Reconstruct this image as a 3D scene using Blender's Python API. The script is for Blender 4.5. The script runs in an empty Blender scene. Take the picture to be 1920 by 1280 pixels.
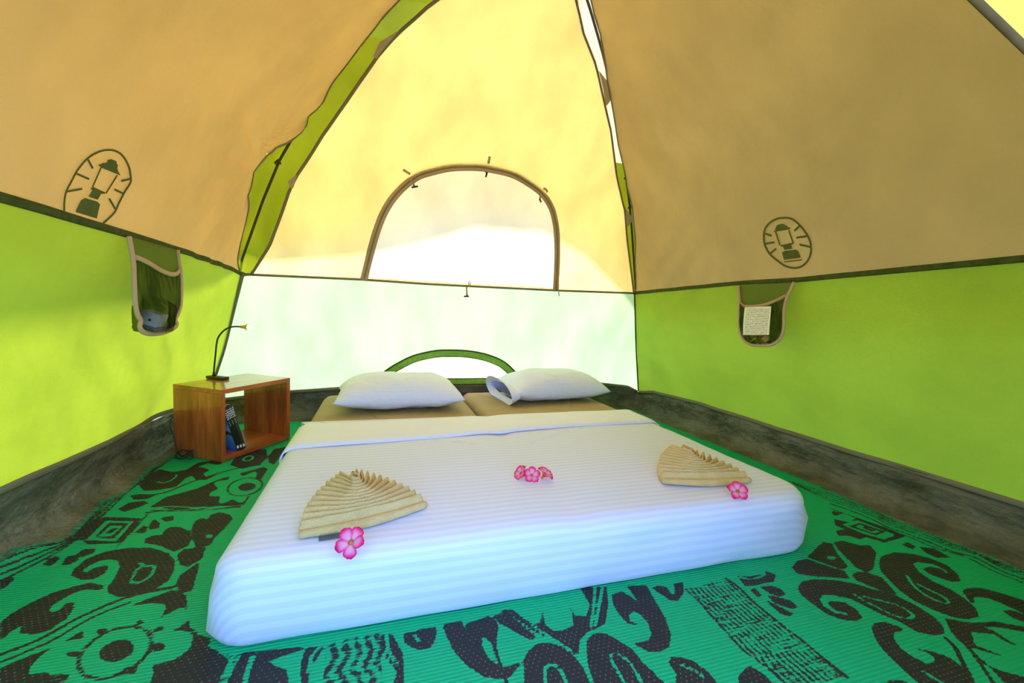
import bpy, bmesh, math, random
import numpy as np
from mathutils import Vector, Matrix, noise as mnoise

random.seed(7)
sc = bpy.context.scene
COL = sc.collection

# ------------------------------------------------------------------ camera
F_PX = 795.26
YAW, PITCH, ROLL = 0.30646, 0.07374, 0.04056
CAM = np.array([-0.52433, -1.44081, 0.75237])
fw = np.array([math.sin(YAW) * math.cos(PITCH), math.cos(YAW) * math.cos(PITCH), -math.sin(PITCH)])
r0 = np.array([math.cos(YAW), -math.sin(YAW), 0.0])
u0 = np.cross(r0, fw)
rt = math.cos(ROLL) * r0 + math.sin(ROLL) * u0
up = -math.sin(ROLL) * r0 + math.cos(ROLL) * u0
cam_d = bpy.data.cameras.new('camera')
cam_d.sensor_width = 36.0
cam_d.lens = F_PX / 1920.0 * 36.0
cam_d.clip_start = 0.02
cam = bpy.data.objects.new('camera', cam_d)
COL.objects.link(cam)
m = Matrix.Identity(4)
for i in range(3):
    m[i][0], m[i][1], m[i][2], m[i][3] = rt[i], up[i], -fw[i], CAM[i]
cam.matrix_world = m
sc.camera = cam

# ------------------------------------------------------------------ sky, sun, exposure
world = bpy.data.worlds.new('sky')
sc.world = world
world.use_nodes = True
bg = world.node_tree.nodes['Background']
bg.inputs[0].default_value = (0.29, 0.51, 1.0, 1)
bg.inputs[1].default_value = 5.3
sun_d = bpy.data.lights.new('sun', 'SUN')
sun_d.energy = 17.0
sun_d.color = (1.0, 0.95, 0.86)
sun_d.angle = math.radians(12)
sun = bpy.data.objects.new('sun', sun_d)
COL.objects.link(sun)
SUN_AZ, SUN_EL = math.radians(-27), math.radians(42)     # from behind the back wall, a little to the left
sdir = Vector((math.sin(SUN_AZ) * math.cos(SUN_EL), math.cos(SUN_AZ) * math.cos(SUN_EL), math.sin(SUN_EL)))
sun.rotation_euler = sdir.to_track_quat('Z', 'Y').to_euler()
sun.location = sdir * 8
sc.view_settings.view_transform = 'Standard'
sc.view_settings.look = 'None'
sc.view_settings.gamma = 1.0
sc.view_settings.use_curve_mapping = False
sc.view_settings.exposure = 0.18
sc.cycles.max_bounces = 14
sc.cycles.diffuse_bounces = 10
sc.cycles.transmission_bounces = 10
sc.cycles.transparent_max_bounces = 12

# ------------------------------------------------------------------ helpers
WLOC = {}

def link(o, parent=None):
    COL.objects.link(o)
    if parent is not None:
        o.parent = parent
    return o

def tag(o, label=None, cat=None, group=None, kind=None):
    if label: o['label'] = label
    if cat: o['category'] = cat
    if group: o['group'] = group
    if kind: o['kind'] = kind
    return o

def empty(name, loc, label=None, cat=None, group=None, kind=None, rot=(0, 0, 0)):
    o = bpy.data.objects.new(name, None)
    o.empty_display_size = 0.05
    link(o)
    o.location = loc
    o.rotation_euler = rot
    WLOC[o.name] = np.array(loc, float)
    return tag(o, label, cat, group, kind)

def mesh_obj(name, verts, faces, mat, parent=None, smooth=True, local=False, mats=None, mi=None):
    """one mesh object; verts are world coordinates unless local"""
    v = np.asarray(verts, float)
    base = np.zeros(3)
    if parent is not None and not local:
        base = WLOC.get(parent.name, np.zeros(3))
        v = v - base
    me = bpy.data.meshes.new(name)
    me.from_pydata([tuple(x) for x in v], [], [tuple(int(i) for i in f) for f in faces])
    me.validate()
    if mats:
        for mm in mats: me.materials.append(mm)
        if mi is not None: me.polygons.foreach_set('material_index', mi)
    else:
        me.materials.append(mat)
    if smooth:
        me.polygons.foreach_set('use_smooth', [True] * len(me.polygons))
    me.update()
    o = bpy.data.objects.new(name, me)
    link(o, parent)
    WLOC[o.name] = base
    return o

class MB:
    def __init__(s): s.v, s.f = [], []
    def add(s, v, f):
        n = len(s.v)
        s.v += [tuple(x) for x in v]
        s.f += [tuple(i + n for i in q) for q in f]
        return s
    def box(s, lo, hi, frame=None):
        x0, y0, z0 = lo; x1, y1, z1 = hi
        P = [(x0, y0, z0), (x1, y0, z0), (x1, y1, z0), (x0, y1, z0), (x0, y0, z1), (x1, y0, z1), (x1, y1, z1), (x0, y1, z1)]
        if frame: P = [frame(q) for q in P]
        return s.add(P, [(0, 3, 2, 1), (4, 5, 6, 7), (0, 1, 5, 4), (1, 2, 6, 5), (2, 3, 7, 6), (3, 0, 4, 7)])
    def tube(s, pts, r, n=8, closed=False, flat=1.0, upv=None):
        pts = [Vector(p) for p in pts]
        N = len(pts)
        V, Fc = [], []
        prev = None
        for i, p in enumerate(pts):
            if closed: t = pts[(i + 1) % N] - pts[i - 1]
            else: t = pts[min(i + 1, N - 1)] - pts[max(i - 1, 0)]
            t.normalize()
            if upv is not None: a = Vector(upv[i] if isinstance(upv, list) else upv)
            else: a = prev if prev is not None else (Vector((0, 0, 1)) if abs(t.z) < 0.9 else Vector((1, 0, 0)))
            a = (a - t * a.dot(t)).normalized()
            b = t.cross(a)
            prev = a
            rr = r[i] if isinstance(r, (list, tuple)) else r
            for k in range(n):
                th = 2 * math.pi * k / n
                V.append(p + a * (math.sin(th) * rr * flat) + b * (math.cos(th) * rr))
        L = N if closed else N - 1
        for i in range(L):
            for k in range(n):
                k2 = (k + 1) % n; j = (i + 1) % N
                Fc.append((i * n + k, i * n + k2, j * n + k2, j * n + k))
        if not closed:
            Fc.append(tuple(range(n - 1, -1, -1)))
            Fc.append(tuple((N - 1) * n + k for k in range(n)))
        return s.add(V, Fc)
    def build(s, name, mat, parent=None, smooth=True, local=False):
        return mesh_obj(name, s.v, s.f, mat, parent, smooth, local)

def bevel(o, w=0.003, seg=2):
    md = o.modifiers.new('bevel', 'BEVEL'); md.width = w; md.segments = seg; md.limit_method = 'ANGLE'
    return o

def grid_faces(nr, nc, keep=None):
    F = []
    for i in range(nr - 1):
        for j in range(nc - 1):
            if keep is None or keep(i, j):
                F.append((i * nc + j, i * nc + j + 1, (i + 1) * nc + j + 1, (i + 1) * nc + j))
    return F

def catmull(pts, n=8, closed=False):
    P = [np.array(p, float) for p in pts]; N = len(P); out = []
    for i in range(N if closed else N - 1):
        g = (lambda k: P[k % N]) if closed else (lambda k: P[min(max(k, 0), N - 1)])
        a, b, c, d = g(i - 1), g(i), g(i + 1), g(i + 2)
        for k in range(n):
            t = k / n
            out.append(0.5 * ((2 * b) + (c - a) * t + (2 * a - 5 * b + 4 * c - d) * t * t + (3 * b - a - 3 * c + d) * t ** 3))
    if not closed: out.append(P[-1])
    return out

def in_poly(x, y, poly):
    c = False; n = len(poly); j = n - 1
    for i in range(n):
        xi, yi = poly[i][0], poly[i][1]; xj, yj = poly[j][0], poly[j][1]
        if (yi > y) != (yj > y) and x < (xj - xi) * (y - yi) / (yj - yi) + xi: c = not c
        j = i
    return c

# -- tent profile: half width of the tent at height z (square plan, poles run corner to corner)
RZ = np.array([(0, 2.206), (.45, 1.95), (.92, 1.745), (1.25, 1.54), (1.44, 1.40), (1.58, 1.25), (1.80, .945), (1.94, .74), (2.03, .55), (2.09, .3), (2.13, .02)])
def hw(z): return float(np.interp(z, RZ[:, 0], RZ[:, 1]) / math.sqrt(2))

def ray(q):
    return CAM, fw + rt * (q[0] - 960) / F_PX - up * (q[1] - 640) / F_PX
def hit_floor(q, z=0.0):
    c, d = ray(q); return c + d * (z - c[2]) / d[2]
def hit_wall(q, side):
    c, d = ray(q)
    f = {'b': lambda P: P[1] - hw(P[2]), 'l': lambda P: -P[0] - hw(P[2]), 'r': lambda P: P[0] - hw(P[2])}[side]
    lo, t = 0.3, 0.3
    while t < 8 and f(c + d * t) < 0: lo = t; t += 0.05
    hi = t
    for _ in range(30):
        md = (lo + hi) / 2
        if f(c + d * md) < 0: lo = md
        else: hi = md
    P = c + d * hi
    return (P[0] if side == 'b' else P[1], P[2])

def disp(side, a, z):
    """slack of the cloth, metres inward"""
    k = {'b': 3.1, 'l': 11.7, 'r': 23.9, 'f': 37.0}[side]
    s = mnoise.noise(Vector((a * 1.7 + k, z * 1.5, k))) * 0.010
    s += mnoise.noise(Vector(((a + z * 0.7) * 7.0 + k, (z - a * 0.5) * 1.6, k * 2))) * 0.0045
    if side == 'l':
        s -= .045 * math.exp(-((a - .95) / .22) ** 2 - ((z - .24) / .20) ** 2)                   # pushed out by the box
        r_ = math.hypot(a - .78, z - 1.33); th_ = math.atan2(z - 1.33, a - .78)
        s += .010 * math.sin(th_ * 17) * math.exp(-((r_ - .28) / .22) ** 2)                       # folds fanning from the clip
        s += .004 * math.sin((a * .75 + z) * 34) * math.exp(-((a - .6) / .5) ** 2 - ((z - .5) / .22) ** 2)
    if side == 'r':
        u_ = a * .55 + z * .83; s += .007 * math.sin(u_ * 46) * math.exp(-((a - .75) / .33) ** 2 - ((z - 1.1) / .2) ** 2)
        s += .006 * math.sin((a * .8 - z * .6) * 21) * math.exp(-((a - .2) / .8) ** 2 - ((z - .35) / .22) ** 2)
    if side == 'b':
        s += .004 * math.sin((a * .9 + z * .35) * 38) * math.exp(-((z - 1.45) / .25) ** 2) * (1 if abs(a) < .7 else .3)
    return s

def wp(side, a, z, off=0.0):
    """point on a tent wall; a = run along the wall, off = metres towards the inside"""
    w = hw(z) - disp(side, a, z) - off
    return {'b': (a, w, z), 'l': (-w, a, z), 'r': (w, a, z), 'f': (a, -w, z)}[side]
def nrm_in(side):
    return {'b': (0, -1, 0), 'l': (1, 0, 0), 'r': (-1, 0, 0), 'f': (0, 1, 0)}[side]
def px_wall(L, side, off=0.0, n=0, closed=False):
    A = [hit_wall(q, side) for q in L]
    if n: A = catmull(A, n, closed)
    return [wp(side, a[0], a[1], off) for a in A]

# ------------------------------------------------------------------ materials
MAT = {}
def newmat(name):
    m = bpy.data.materials.new(name); m.use_nodes = True
    nt = m.node_tree; nt.nodes.clear()
    out = nt.nodes.new('ShaderNodeOutputMaterial')
    MAT[name] = m
    return m, nt, out
def N(nt, t, **kw):
    n = nt.nodes.new(t)
    for k, v in kw.items(): setattr(n, k, v)
    return n
def rgba(c): return (c[0], c[1], c[2], 1)

def noise_col(nt, c1, c2, scale, detail=4, stretch=(1, 1, 1), lo=.35, hi=.65, rot=(0, 0, 0)):
    tc = N(nt, 'ShaderNodeTexCoord'); mp = N(nt, 'ShaderNodeMapping'); mp.inputs['Scale'].default_value = stretch
    mp.inputs['Rotation'].default_value = rot
    nz = N(nt, 'ShaderNodeTexNoise'); nz.inputs['Scale'].default_value = scale; nz.inputs['Detail'].default_value = detail
    rp = N(nt, 'ShaderNodeValToRGB')
    rp.color_ramp.elements[0].position = lo; rp.color_ramp.elements[1].position = hi
    rp.color_ramp.elements[0].color = rgba(c1); rp.color_ramp.elements[1].color = rgba(c2)
    nt.links.new(tc.outputs['Object'], mp.inputs[0]); nt.links.new(mp.outputs[0], nz.inputs['Vector'])
    nt.links.new(nz.outputs[0], rp.inputs[0])
    return rp.outputs[0], nz.outputs[0], mp.outputs[0]

def bump(nt, h, strength, dist):
    b = N(nt, 'ShaderNodeBump'); b.inputs['Strength'].default_value = strength; b.inputs['Distance'].default_value = dist
    nt.links.new(h, b.inputs['Height'])
    return b.outputs[0]

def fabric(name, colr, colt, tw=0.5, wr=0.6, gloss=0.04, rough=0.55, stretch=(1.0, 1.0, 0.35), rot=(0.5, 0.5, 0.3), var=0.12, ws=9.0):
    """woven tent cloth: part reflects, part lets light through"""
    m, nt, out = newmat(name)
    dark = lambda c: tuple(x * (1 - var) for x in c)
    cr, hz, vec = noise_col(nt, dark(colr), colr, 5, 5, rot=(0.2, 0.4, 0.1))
    ct = noise_col(nt, tuple(x * (1 - 2.0 * var) for x in colt), colt, ws * .55, 6, stretch=stretch, rot=rot, lo=.30, hi=.62)[0]  # stretched streaks paint wrinkle shading into the transmitted colour
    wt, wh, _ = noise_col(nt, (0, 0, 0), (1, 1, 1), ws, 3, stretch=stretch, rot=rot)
    fine = N(nt, 'ShaderNodeTexNoise'); fine.inputs['Scale'].default_value = 420
    nt.links.new(vec, fine.inputs['Vector'])
    ad = N(nt, 'ShaderNodeMath', operation='MULTIPLY_ADD'); ad.inputs[1].default_value = 0.05
    nt.links.new(fine.outputs[0], ad.inputs[0]); nt.links.new(wh, ad.inputs[2])
    nb = bump(nt, ad.outputs[0], wr, 0.03)
    d = N(nt, 'ShaderNodeBsdfDiffuse'); t = N(nt, 'ShaderNodeBsdfTranslucent'); g = N(nt, 'ShaderNodeBsdfGlossy')
    g.inputs['Roughness'].default_value = rough
    for s_, c_ in ((d, cr), (t, ct)):
        nt.links.new(c_, s_.inputs['Color']); nt.links.new(nb, s_.inputs['Normal'])
    nt.links.new(nb, g.inputs['Normal'])
    mx = N(nt, 'ShaderNodeMixShader'); mx.inputs[0].default_value = tw
    nt.links.new(d.outputs[0], mx.inputs[1]); nt.links.new(t.outputs[0], mx.inputs[2])
    mg = N(nt, 'ShaderNodeMixShader'); mg.inputs[0].default_value = gloss
    nt.links.new(mx.outputs[0], mg.inputs[1]); nt.links.new(g.outputs[0], mg.inputs[2])
    nt.links.new(mg.outputs[0], out.inputs[0])
    return m

def plain(name, c1, c2=None, scale=12, rough=0.6, bs=0.0, bscale=60, stretch=(1, 1, 1), spec=0.4, coat=0.0, bd=0.004, metal=0.0, detail=4):
    m, nt, out = newmat(name)
    p = N(nt, 'ShaderNodeBsdfPrincipled')
    c2 = c2 or tuple(min(1, x * 1.12) for x in c1)
    col, nz, vec = noise_col(nt, c1, c2, scale, detail, stretch)
    nt.links.new(col, p.inputs['Base Color'])
    p.inputs['Roughness'].default_value = rough
    p.inputs['Specular IOR Level'].default_value = spec
    p.inputs['Coat Weight'].default_value = coat
    p.inputs['Coat Roughness'].default_value = 0.06
    p.inputs['Metallic'].default_value = metal
    if bs:
        b = N(nt, 'ShaderNodeTexNoise'); b.inputs['Scale'].default_value = bscale; b.inputs['Detail'].default_value = 5
        nt.links.new(vec, b.inputs['Vector'])
        nt.links.new(bump(nt, b.outputs[0], bs, bd), p.inputs['Normal'])
    nt.links.new(p.outputs[0], out.inputs[0])
    return m

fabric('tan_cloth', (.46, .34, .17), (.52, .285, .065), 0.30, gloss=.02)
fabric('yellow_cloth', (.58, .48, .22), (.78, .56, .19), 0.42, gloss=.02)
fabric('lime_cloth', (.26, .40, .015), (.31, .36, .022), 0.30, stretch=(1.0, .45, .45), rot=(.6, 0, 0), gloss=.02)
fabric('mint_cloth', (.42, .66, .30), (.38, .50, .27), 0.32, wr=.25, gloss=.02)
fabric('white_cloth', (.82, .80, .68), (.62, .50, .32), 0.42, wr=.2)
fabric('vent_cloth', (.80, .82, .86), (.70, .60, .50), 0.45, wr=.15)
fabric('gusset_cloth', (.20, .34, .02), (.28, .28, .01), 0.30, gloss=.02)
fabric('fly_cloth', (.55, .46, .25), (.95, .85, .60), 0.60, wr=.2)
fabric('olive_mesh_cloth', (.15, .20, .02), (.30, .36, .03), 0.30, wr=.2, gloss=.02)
plain('olive_tape', (.045, .065, .012), (.07, .09, .02), 40, .8, .3, 300, spec=.1)
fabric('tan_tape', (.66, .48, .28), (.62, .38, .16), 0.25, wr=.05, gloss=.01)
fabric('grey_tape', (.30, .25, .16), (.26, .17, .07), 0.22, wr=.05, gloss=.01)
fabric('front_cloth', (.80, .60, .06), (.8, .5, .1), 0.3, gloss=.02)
plain('zipper_brown', (.07, .045, .015), (.09, .06, .02), 40, .9, spec=.05)
plain('cuff_linen', (.81, .84, 1.0), (.84, .86, 1.0), 8, .7)
plain('green_tape', (.20, .42, .05), (.26, .50, .07), 40, .85, .3, 300, spec=.1)
plain('emblem_print', (.085, .095, .012), (.10, .11, .018), 30, .9)
plain('pole_dark', (.05, .04, .02), (.07, .055, .03), 20, .45)
plain('tarp', (.075, .072, .042), (.17, .158, .105), 7, .42, .9, 14, stretch=(1, 1, 1.6), spec=.45, bd=.03, detail=8)
plain('ground_sand', (.45, .40, .26), (.55, .50, .34), 3, .95)
plain('mattress_cover', (.40, .30, .135), (.45, .34, .16), 6, .8, .25, 260)
plain('black_plastic', (.012, .014, .012), (.02, .022, .02), 20, .4)
plain('grey_plastic', (.34, .35, .36), (.40, .41, .42), 20, .5)
plain('dark_grey_plastic', (.10, .11, .13), (.13, .14, .16), 20, .5)
plain('towel_cloth', (.80, .58, .25), (.88, .66, .31), 18, .95, .9, 420, bd=.006, spec=.1)
plain('throat', (.42, .25, .04), (.60, .42, .10), 90, .6)
plain('flower_tube', (.62, .10, .06), (.75, .22, .10), 60, .6)
plain('brass', (.55, .34, .10), (.62, .40, .14), 20, .35, metal=.6)
plain('paper', (.80, .78, .62), (.86, .84, .70), 20, .8)
plain('white_print', (.80, .80, .78), (.85, .85, .84), 20, .6)
plain('page_paper', (.72, .70, .64), (.8, .78, .72), 60, .8)
plain('book_black', (.012, .013, .011), (.02, .022, .018), 20, .32)
plain('book_brown', (.045, .043, .03), (.055, .052, .036), 20, .35)
plain('packet_red', (.42, .03, .02), (.5, .05, .03), 20, .5)
plain('packet_ochre', (.48, .30, .05), (.55, .38, .08), 20, .5)
plain('peg_yellow', (.55, .5, .04), (.6, .55, .06), 20, .5)
plain('purple_edge', (.13, .08, .30), (.18, .12, .38), 20, .4)
plain('blue_edge', (.02, .15, .42), (.04, .22, .5), 20, .4)
plain('weave_green', (.0, .36, .18), (.0, .40, .20), 60, .7, .4, 300)

# wood with vertical figure, glossy lacquer
def wood(name, stretch):
    m, nt, out = newmat(name)
    p = N(nt, 'ShaderNodeBsdfPrincipled')
    c1, h1, _ = noise_col(nt, (.30, .050, .008), (.74, .185, .04), 5, 6, stretch, .3, .72)
    c2, h2, _ = noise_col(nt, (.62, .55, .5), (1, 1, 1), 26, 5, stretch, .3, .6)
    mx = N(nt, 'ShaderNodeMix', data_type='RGBA', blend_type='MULTIPLY'); mx.inputs[0].default_value = .75
    nt.links.new(c1, mx.inputs[6]); nt.links.new(c2, mx.inputs[7])
    nt.links.new(mx.outputs[2], p.inputs['Base Color'])
    p.inputs['Roughness'].default_value = .38
    p.inputs['Coat Weight'].default_value = .9
    p.inputs['Coat Roughness'].default_value = .10
    nt.links.new(bump(nt, h2, .15, .003), p.inputs['Normal'])
    nt.links.new(p.outputs[0], out.inputs[0])
wood('wood_upright', (2.2, 2.2, .35))
wood('wood_flat', (.35, 2.2, 2.2))

# striped satin sheet: bands alternate between matt and satin weave
def sheet_mat():
    m, nt, out = newmat('sheet_cloth')
    tc = N(nt, 'ShaderNodeTexCoord'); at = N(nt, 'ShaderNodeAttribute', attribute_name='stripe')
    b = N(nt, 'ShaderNodeMath', operation='MULTIPLY'); nt.links.new(at.outputs['Fac'], b.inputs[0]); b.inputs[1].default_value = 2 * math.pi / 0.027
    s = N(nt, 'ShaderNodeMath', operation='SINE'); nt.links.new(b.outputs[0], s.inputs[0])
    mr = N(nt, 'ShaderNodeMapRange'); mr.inputs[1].default_value = -.25; mr.inputs[2].default_value = .25
    nt.links.new(s.outputs[0], mr.inputs[0])
    mx = N(nt, 'ShaderNodeMix', data_type='RGBA'); nt.links.new(mr.outputs[0], mx.inputs[0])
    mx.inputs[6].default_value = (.67, .70, .98, 1); mx.inputs[7].default_value = (.74, .77, 1.0, 1)
    p = N(nt, 'ShaderNodeBsdfPrincipled')
    nt.links.new(mx.outputs[2], p.inputs['Base Color'])
    p.inputs['Roughness'].default_value = .6; p.inputs['Sheen Weight'].default_value = .15
    mp = N(nt, 'ShaderNodeMapping'); mp.inputs['Scale'].default_value = (1.2, 2.0, 2)
    mp.inputs['Rotation'].default_value = (0, 0, .25)
    nz = N(nt, 'ShaderNodeTexNoise'); nz.inputs['Scale'].default_value = 2.6; nz.inputs['Detail'].default_value = 5
    nt.links.new(tc.outputs['Object'], mp.inputs[0]); nt.links.new(mp.outputs[0], nz.inputs['Vector'])
    nt.links.new(bump(nt, nz.outputs[0], .12, .02), p.inputs['Normal'])
    nt.links.new(p.outputs[0], out.inputs[0])
sheet_mat()
def white_linen():
    m, nt, out = newmat('pillow_cloth')
    p = N(nt, 'ShaderNodeBsdfPrincipled')
    p.inputs['Base Color'].default_value = (.77, .80, .98, 1); p.inputs['Roughness'].default_value = .7
    tc = N(nt, 'ShaderNodeTexCoord'); nz = N(nt, 'ShaderNodeTexNoise'); nz.inputs['Scale'].default_value = 11; nz.inputs['Detail'].default_value = 5
    wv = N(nt, 'ShaderNodeTexWave'); wv.inputs['Scale'].default_value = 22; wv.bands_direction = 'Y'; wv.inputs['Distortion'].default_value = .6
    ad = N(nt, 'ShaderNodeMath', operation='MULTIPLY_ADD'); ad.inputs[1].default_value = .06
    nt.links.new(tc.outputs['Object'], nz.inputs['Vector']); nt.links.new(tc.outputs['Object'], wv.inputs['Vector'])
    nt.links.new(wv.outputs['Fac'], ad.inputs[0]); nt.links.new(nz.outputs[0], ad.inputs[2])
    nt.links.new(bump(nt, ad.outputs[0], .35, .03), p.inputs['Normal'])
    nt.links.new(p.outputs[0], out.inputs[0])
white_linen()

# fine netting: threads with open holes between
def net():
    m, nt, out = newmat('black_net')
    d = N(nt, 'ShaderNodeBsdfDiffuse'); d.inputs['Color'].default_value = (.012, .02, .008, 1)
    t = N(nt, 'ShaderNodeBsdfTransparent')
    tc = N(nt, 'ShaderNodeTexCoord'); nz = N(nt, 'ShaderNodeTexNoise'); nz.inputs['Scale'].default_value = 16
    mp = N(nt, 'ShaderNodeMapping'); mp.inputs['Scale'].default_value = (1, 3, .8); mp.inputs['Rotation'].default_value = (.35, 0, 0)
    nt.links.new(tc.outputs['Object'], mp.inputs[0]); nt.links.new(mp.outputs[0], nz.inputs['Vector'])
    rp = N(nt, 'ShaderNodeMapRange'); rp.inputs[1].default_value = .42; rp.inputs[2].default_value = .62
    rp.inputs[3].default_value = .22; rp.inputs[4].default_value = .62
    nt.links.new(nz.outputs[0], rp.inputs[0])
    mx = N(nt, 'ShaderNodeMixShader'); nt.links.new(rp.outputs[0], mx.inputs[0])
    nt.links.new(t.outputs[0], mx.inputs[1]); nt.links.new(d.outputs[0], mx.inputs[2]); nt.links.new(mx.outputs[0], out.inputs[0])
net()

def petal_mat():
    m, nt, out = newmat('petal')
    at = N(nt, 'ShaderNodeAttribute', attribute_name='edge')
    rp = N(nt, 'ShaderNodeValToRGB'); e = rp.color_ramp.elements
    e[0].position = .05; e[0].color = (.95, .42, .60, 1); e[1].position = .9; e[1].color = (.80, .0, .10, 1)
    k = rp.color_ramp.elements.new(.45); k.color = (.90, .06, .28, 1)
    nt.links.new(at.outputs['Fac'], rp.inputs[0])
    d = N(nt, 'ShaderNodeBsdfDiffuse'); t = N(nt, 'ShaderNodeBsdfTranslucent'); mx = N(nt, 'ShaderNodeMixShader'); mx.inputs[0].default_value = .25
    for s_ in (d, t): nt.links.new(rp.outputs[0], s_.inputs['Color'])
    nt.links.new(d.outputs[0], mx.inputs[1]); nt.links.new(t.outputs[0], mx.inputs[2]); nt.links.new(mx.outputs[0], out.inputs[0])
petal_mat()

def cover_mat():
    m, nt, out = newmat('book_cover_blue')
    tc = N(nt, 'ShaderNodeTexCoord'); sp = N(nt, 'ShaderNodeSeparateXYZ'); nt.links.new(tc.outputs['Object'], sp.inputs[0])
    nz = N(nt, 'ShaderNodeTexNoise'); nz.inputs['Scale'].default_value = 22; nt.links.new(tc.outputs['Object'], nz.inputs['Vector'])
    ad = N(nt, 'ShaderNodeMath', operation='MULTIPLY_ADD'); ad.inputs[1].default_value = .05
    nt.links.new(nz.outputs[0], ad.inputs[0]); nt.links.new(sp.outputs[2], ad.inputs[2])
    rp = N(nt, 'ShaderNodeValToRGB'); e = rp.color_ramp.elements
    mr = N(nt, 'ShaderNodeMapRange'); mr.inputs[1].default_value = 0; mr.inputs[2].default_value = .24
    nt.links.new(ad.outputs[0], mr.inputs[0]); nt.links.new(mr.outputs[0], rp.inputs[0])
    e[0].position = .1; e[0].color = (.02, .14, .42, 1); e[1].position = 1; e[1].color = (.03, .2, .5, 1)
    for ps, c in ((.30, (.05, .30, .62, 1)), (.42, (.12, .45, .70, 1)), (.46, (.01, .05, .04, 1)), (.52, (.02, .06, .04, 1)), (.56, (.35, .62, .75, 1)), (.75, (.05, .30, .65, 1))):
        k = e.new(ps); k.color = c
    p = N(nt, 'ShaderNodeBsdfPrincipled'); p.inputs['Roughness'].default_value = .3
    nt.links.new(rp.outputs[0], p.inputs['Base Color']); nt.links.new(p.outputs[0], out.inputs[0])
cover_mat()

def care_mat():
    # small print on the care label: rows of tiny broken grey marks, too small to read
    m, nt, out = newmat('care_print')
    tc = N(nt, 'ShaderNodeTexCoord'); sp = N(nt, 'ShaderNodeSeparateXYZ'); nt.links.new(tc.outputs['Generated'], sp.inputs[0])
    r = N(nt, 'ShaderNodeMath', operation='MULTIPLY'); r.inputs[1].default_value = 17; nt.links.new(sp.outputs[2], r.inputs[0])
    fr = N(nt, 'ShaderNodeMath', operation='FRACT'); nt.links.new(r.outputs[0], fr.inputs[0])
    ln = N(nt, 'ShaderNodeMath', operation='LESS_THAN'); ln.inputs[1].default_value = .5; nt.links.new(fr.outputs[0], ln.inputs[0])
    mp = N(nt, 'ShaderNodeMapping'); mp.inputs['Scale'].default_value = (1, 46, 17); nt.links.new(tc.outputs['Generated'], mp.inputs[0])
    nz = N(nt, 'ShaderNodeTexNoise'); nz.inputs['Scale'].default_value = 1; nt.links.new(mp.outputs[0], nz.inputs['Vector'])
    th = N(nt, 'ShaderNodeMath', operation='GREATER_THAN'); th.inputs[1].default_value = .47; nt.links.new(nz.outputs[0], th.inputs[0])
    a = N(nt, 'ShaderNodeMath', operation='MULTIPLY'); nt.links.new(ln.outputs[0], a.inputs[0]); nt.links.new(th.outputs[0], a.inputs[1])
    y1 = N(nt, 'ShaderNodeMath', operation='GREATER_THAN'); y1.inputs[1].default_value = .08; nt.links.new(sp.outputs[1], y1.inputs[0])
    y2 = N(nt, 'ShaderNodeMath', operation='LESS_THAN'); y2.inputs[1].default_value = .93; nt.links.new(sp.outputs[1], y2.inputs[0])
    z2 = N(nt, 'ShaderNodeMath', operation='LESS_THAN'); z2.inputs[1].default_value = .92; nt.links.new(sp.outputs[2], z2.inputs[0])
    cur = a
    for q in (y1, y2, z2):
        k = N(nt, 'ShaderNodeMath', operation='MULTIPLY'); nt.links.new(cur.outputs[0], k.inputs[0]); nt.links.new(q.outputs[0], k.inputs[1]); cur = k
    mx = N(nt, 'ShaderNodeMix', data_type='RGBA'); nt.links.new(cur.outputs[0], mx.inputs[0])
    mx.inputs[6].default_value = (.80, .79, .62, 1); mx.inputs[7].default_value = (.33, .33, .26, 1)
    d = N(nt, 'ShaderNodeBsdfDiffuse'); nt.links.new(mx.outputs[2], d.inputs['Color']); nt.links.new(d.outputs[0], out.inputs[0])
care_mat()

def bulb_mat():
    m, nt, out = newmat('lit_bulb')
    e = N(nt, 'ShaderNodeEmission'); e.inputs['Color'].default_value = (1, .80, .50, 1); e.inputs['Strength'].default_value = 30
    nt.links.new(e.outputs[0], out.inputs[0])
bulb_mat()

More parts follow.
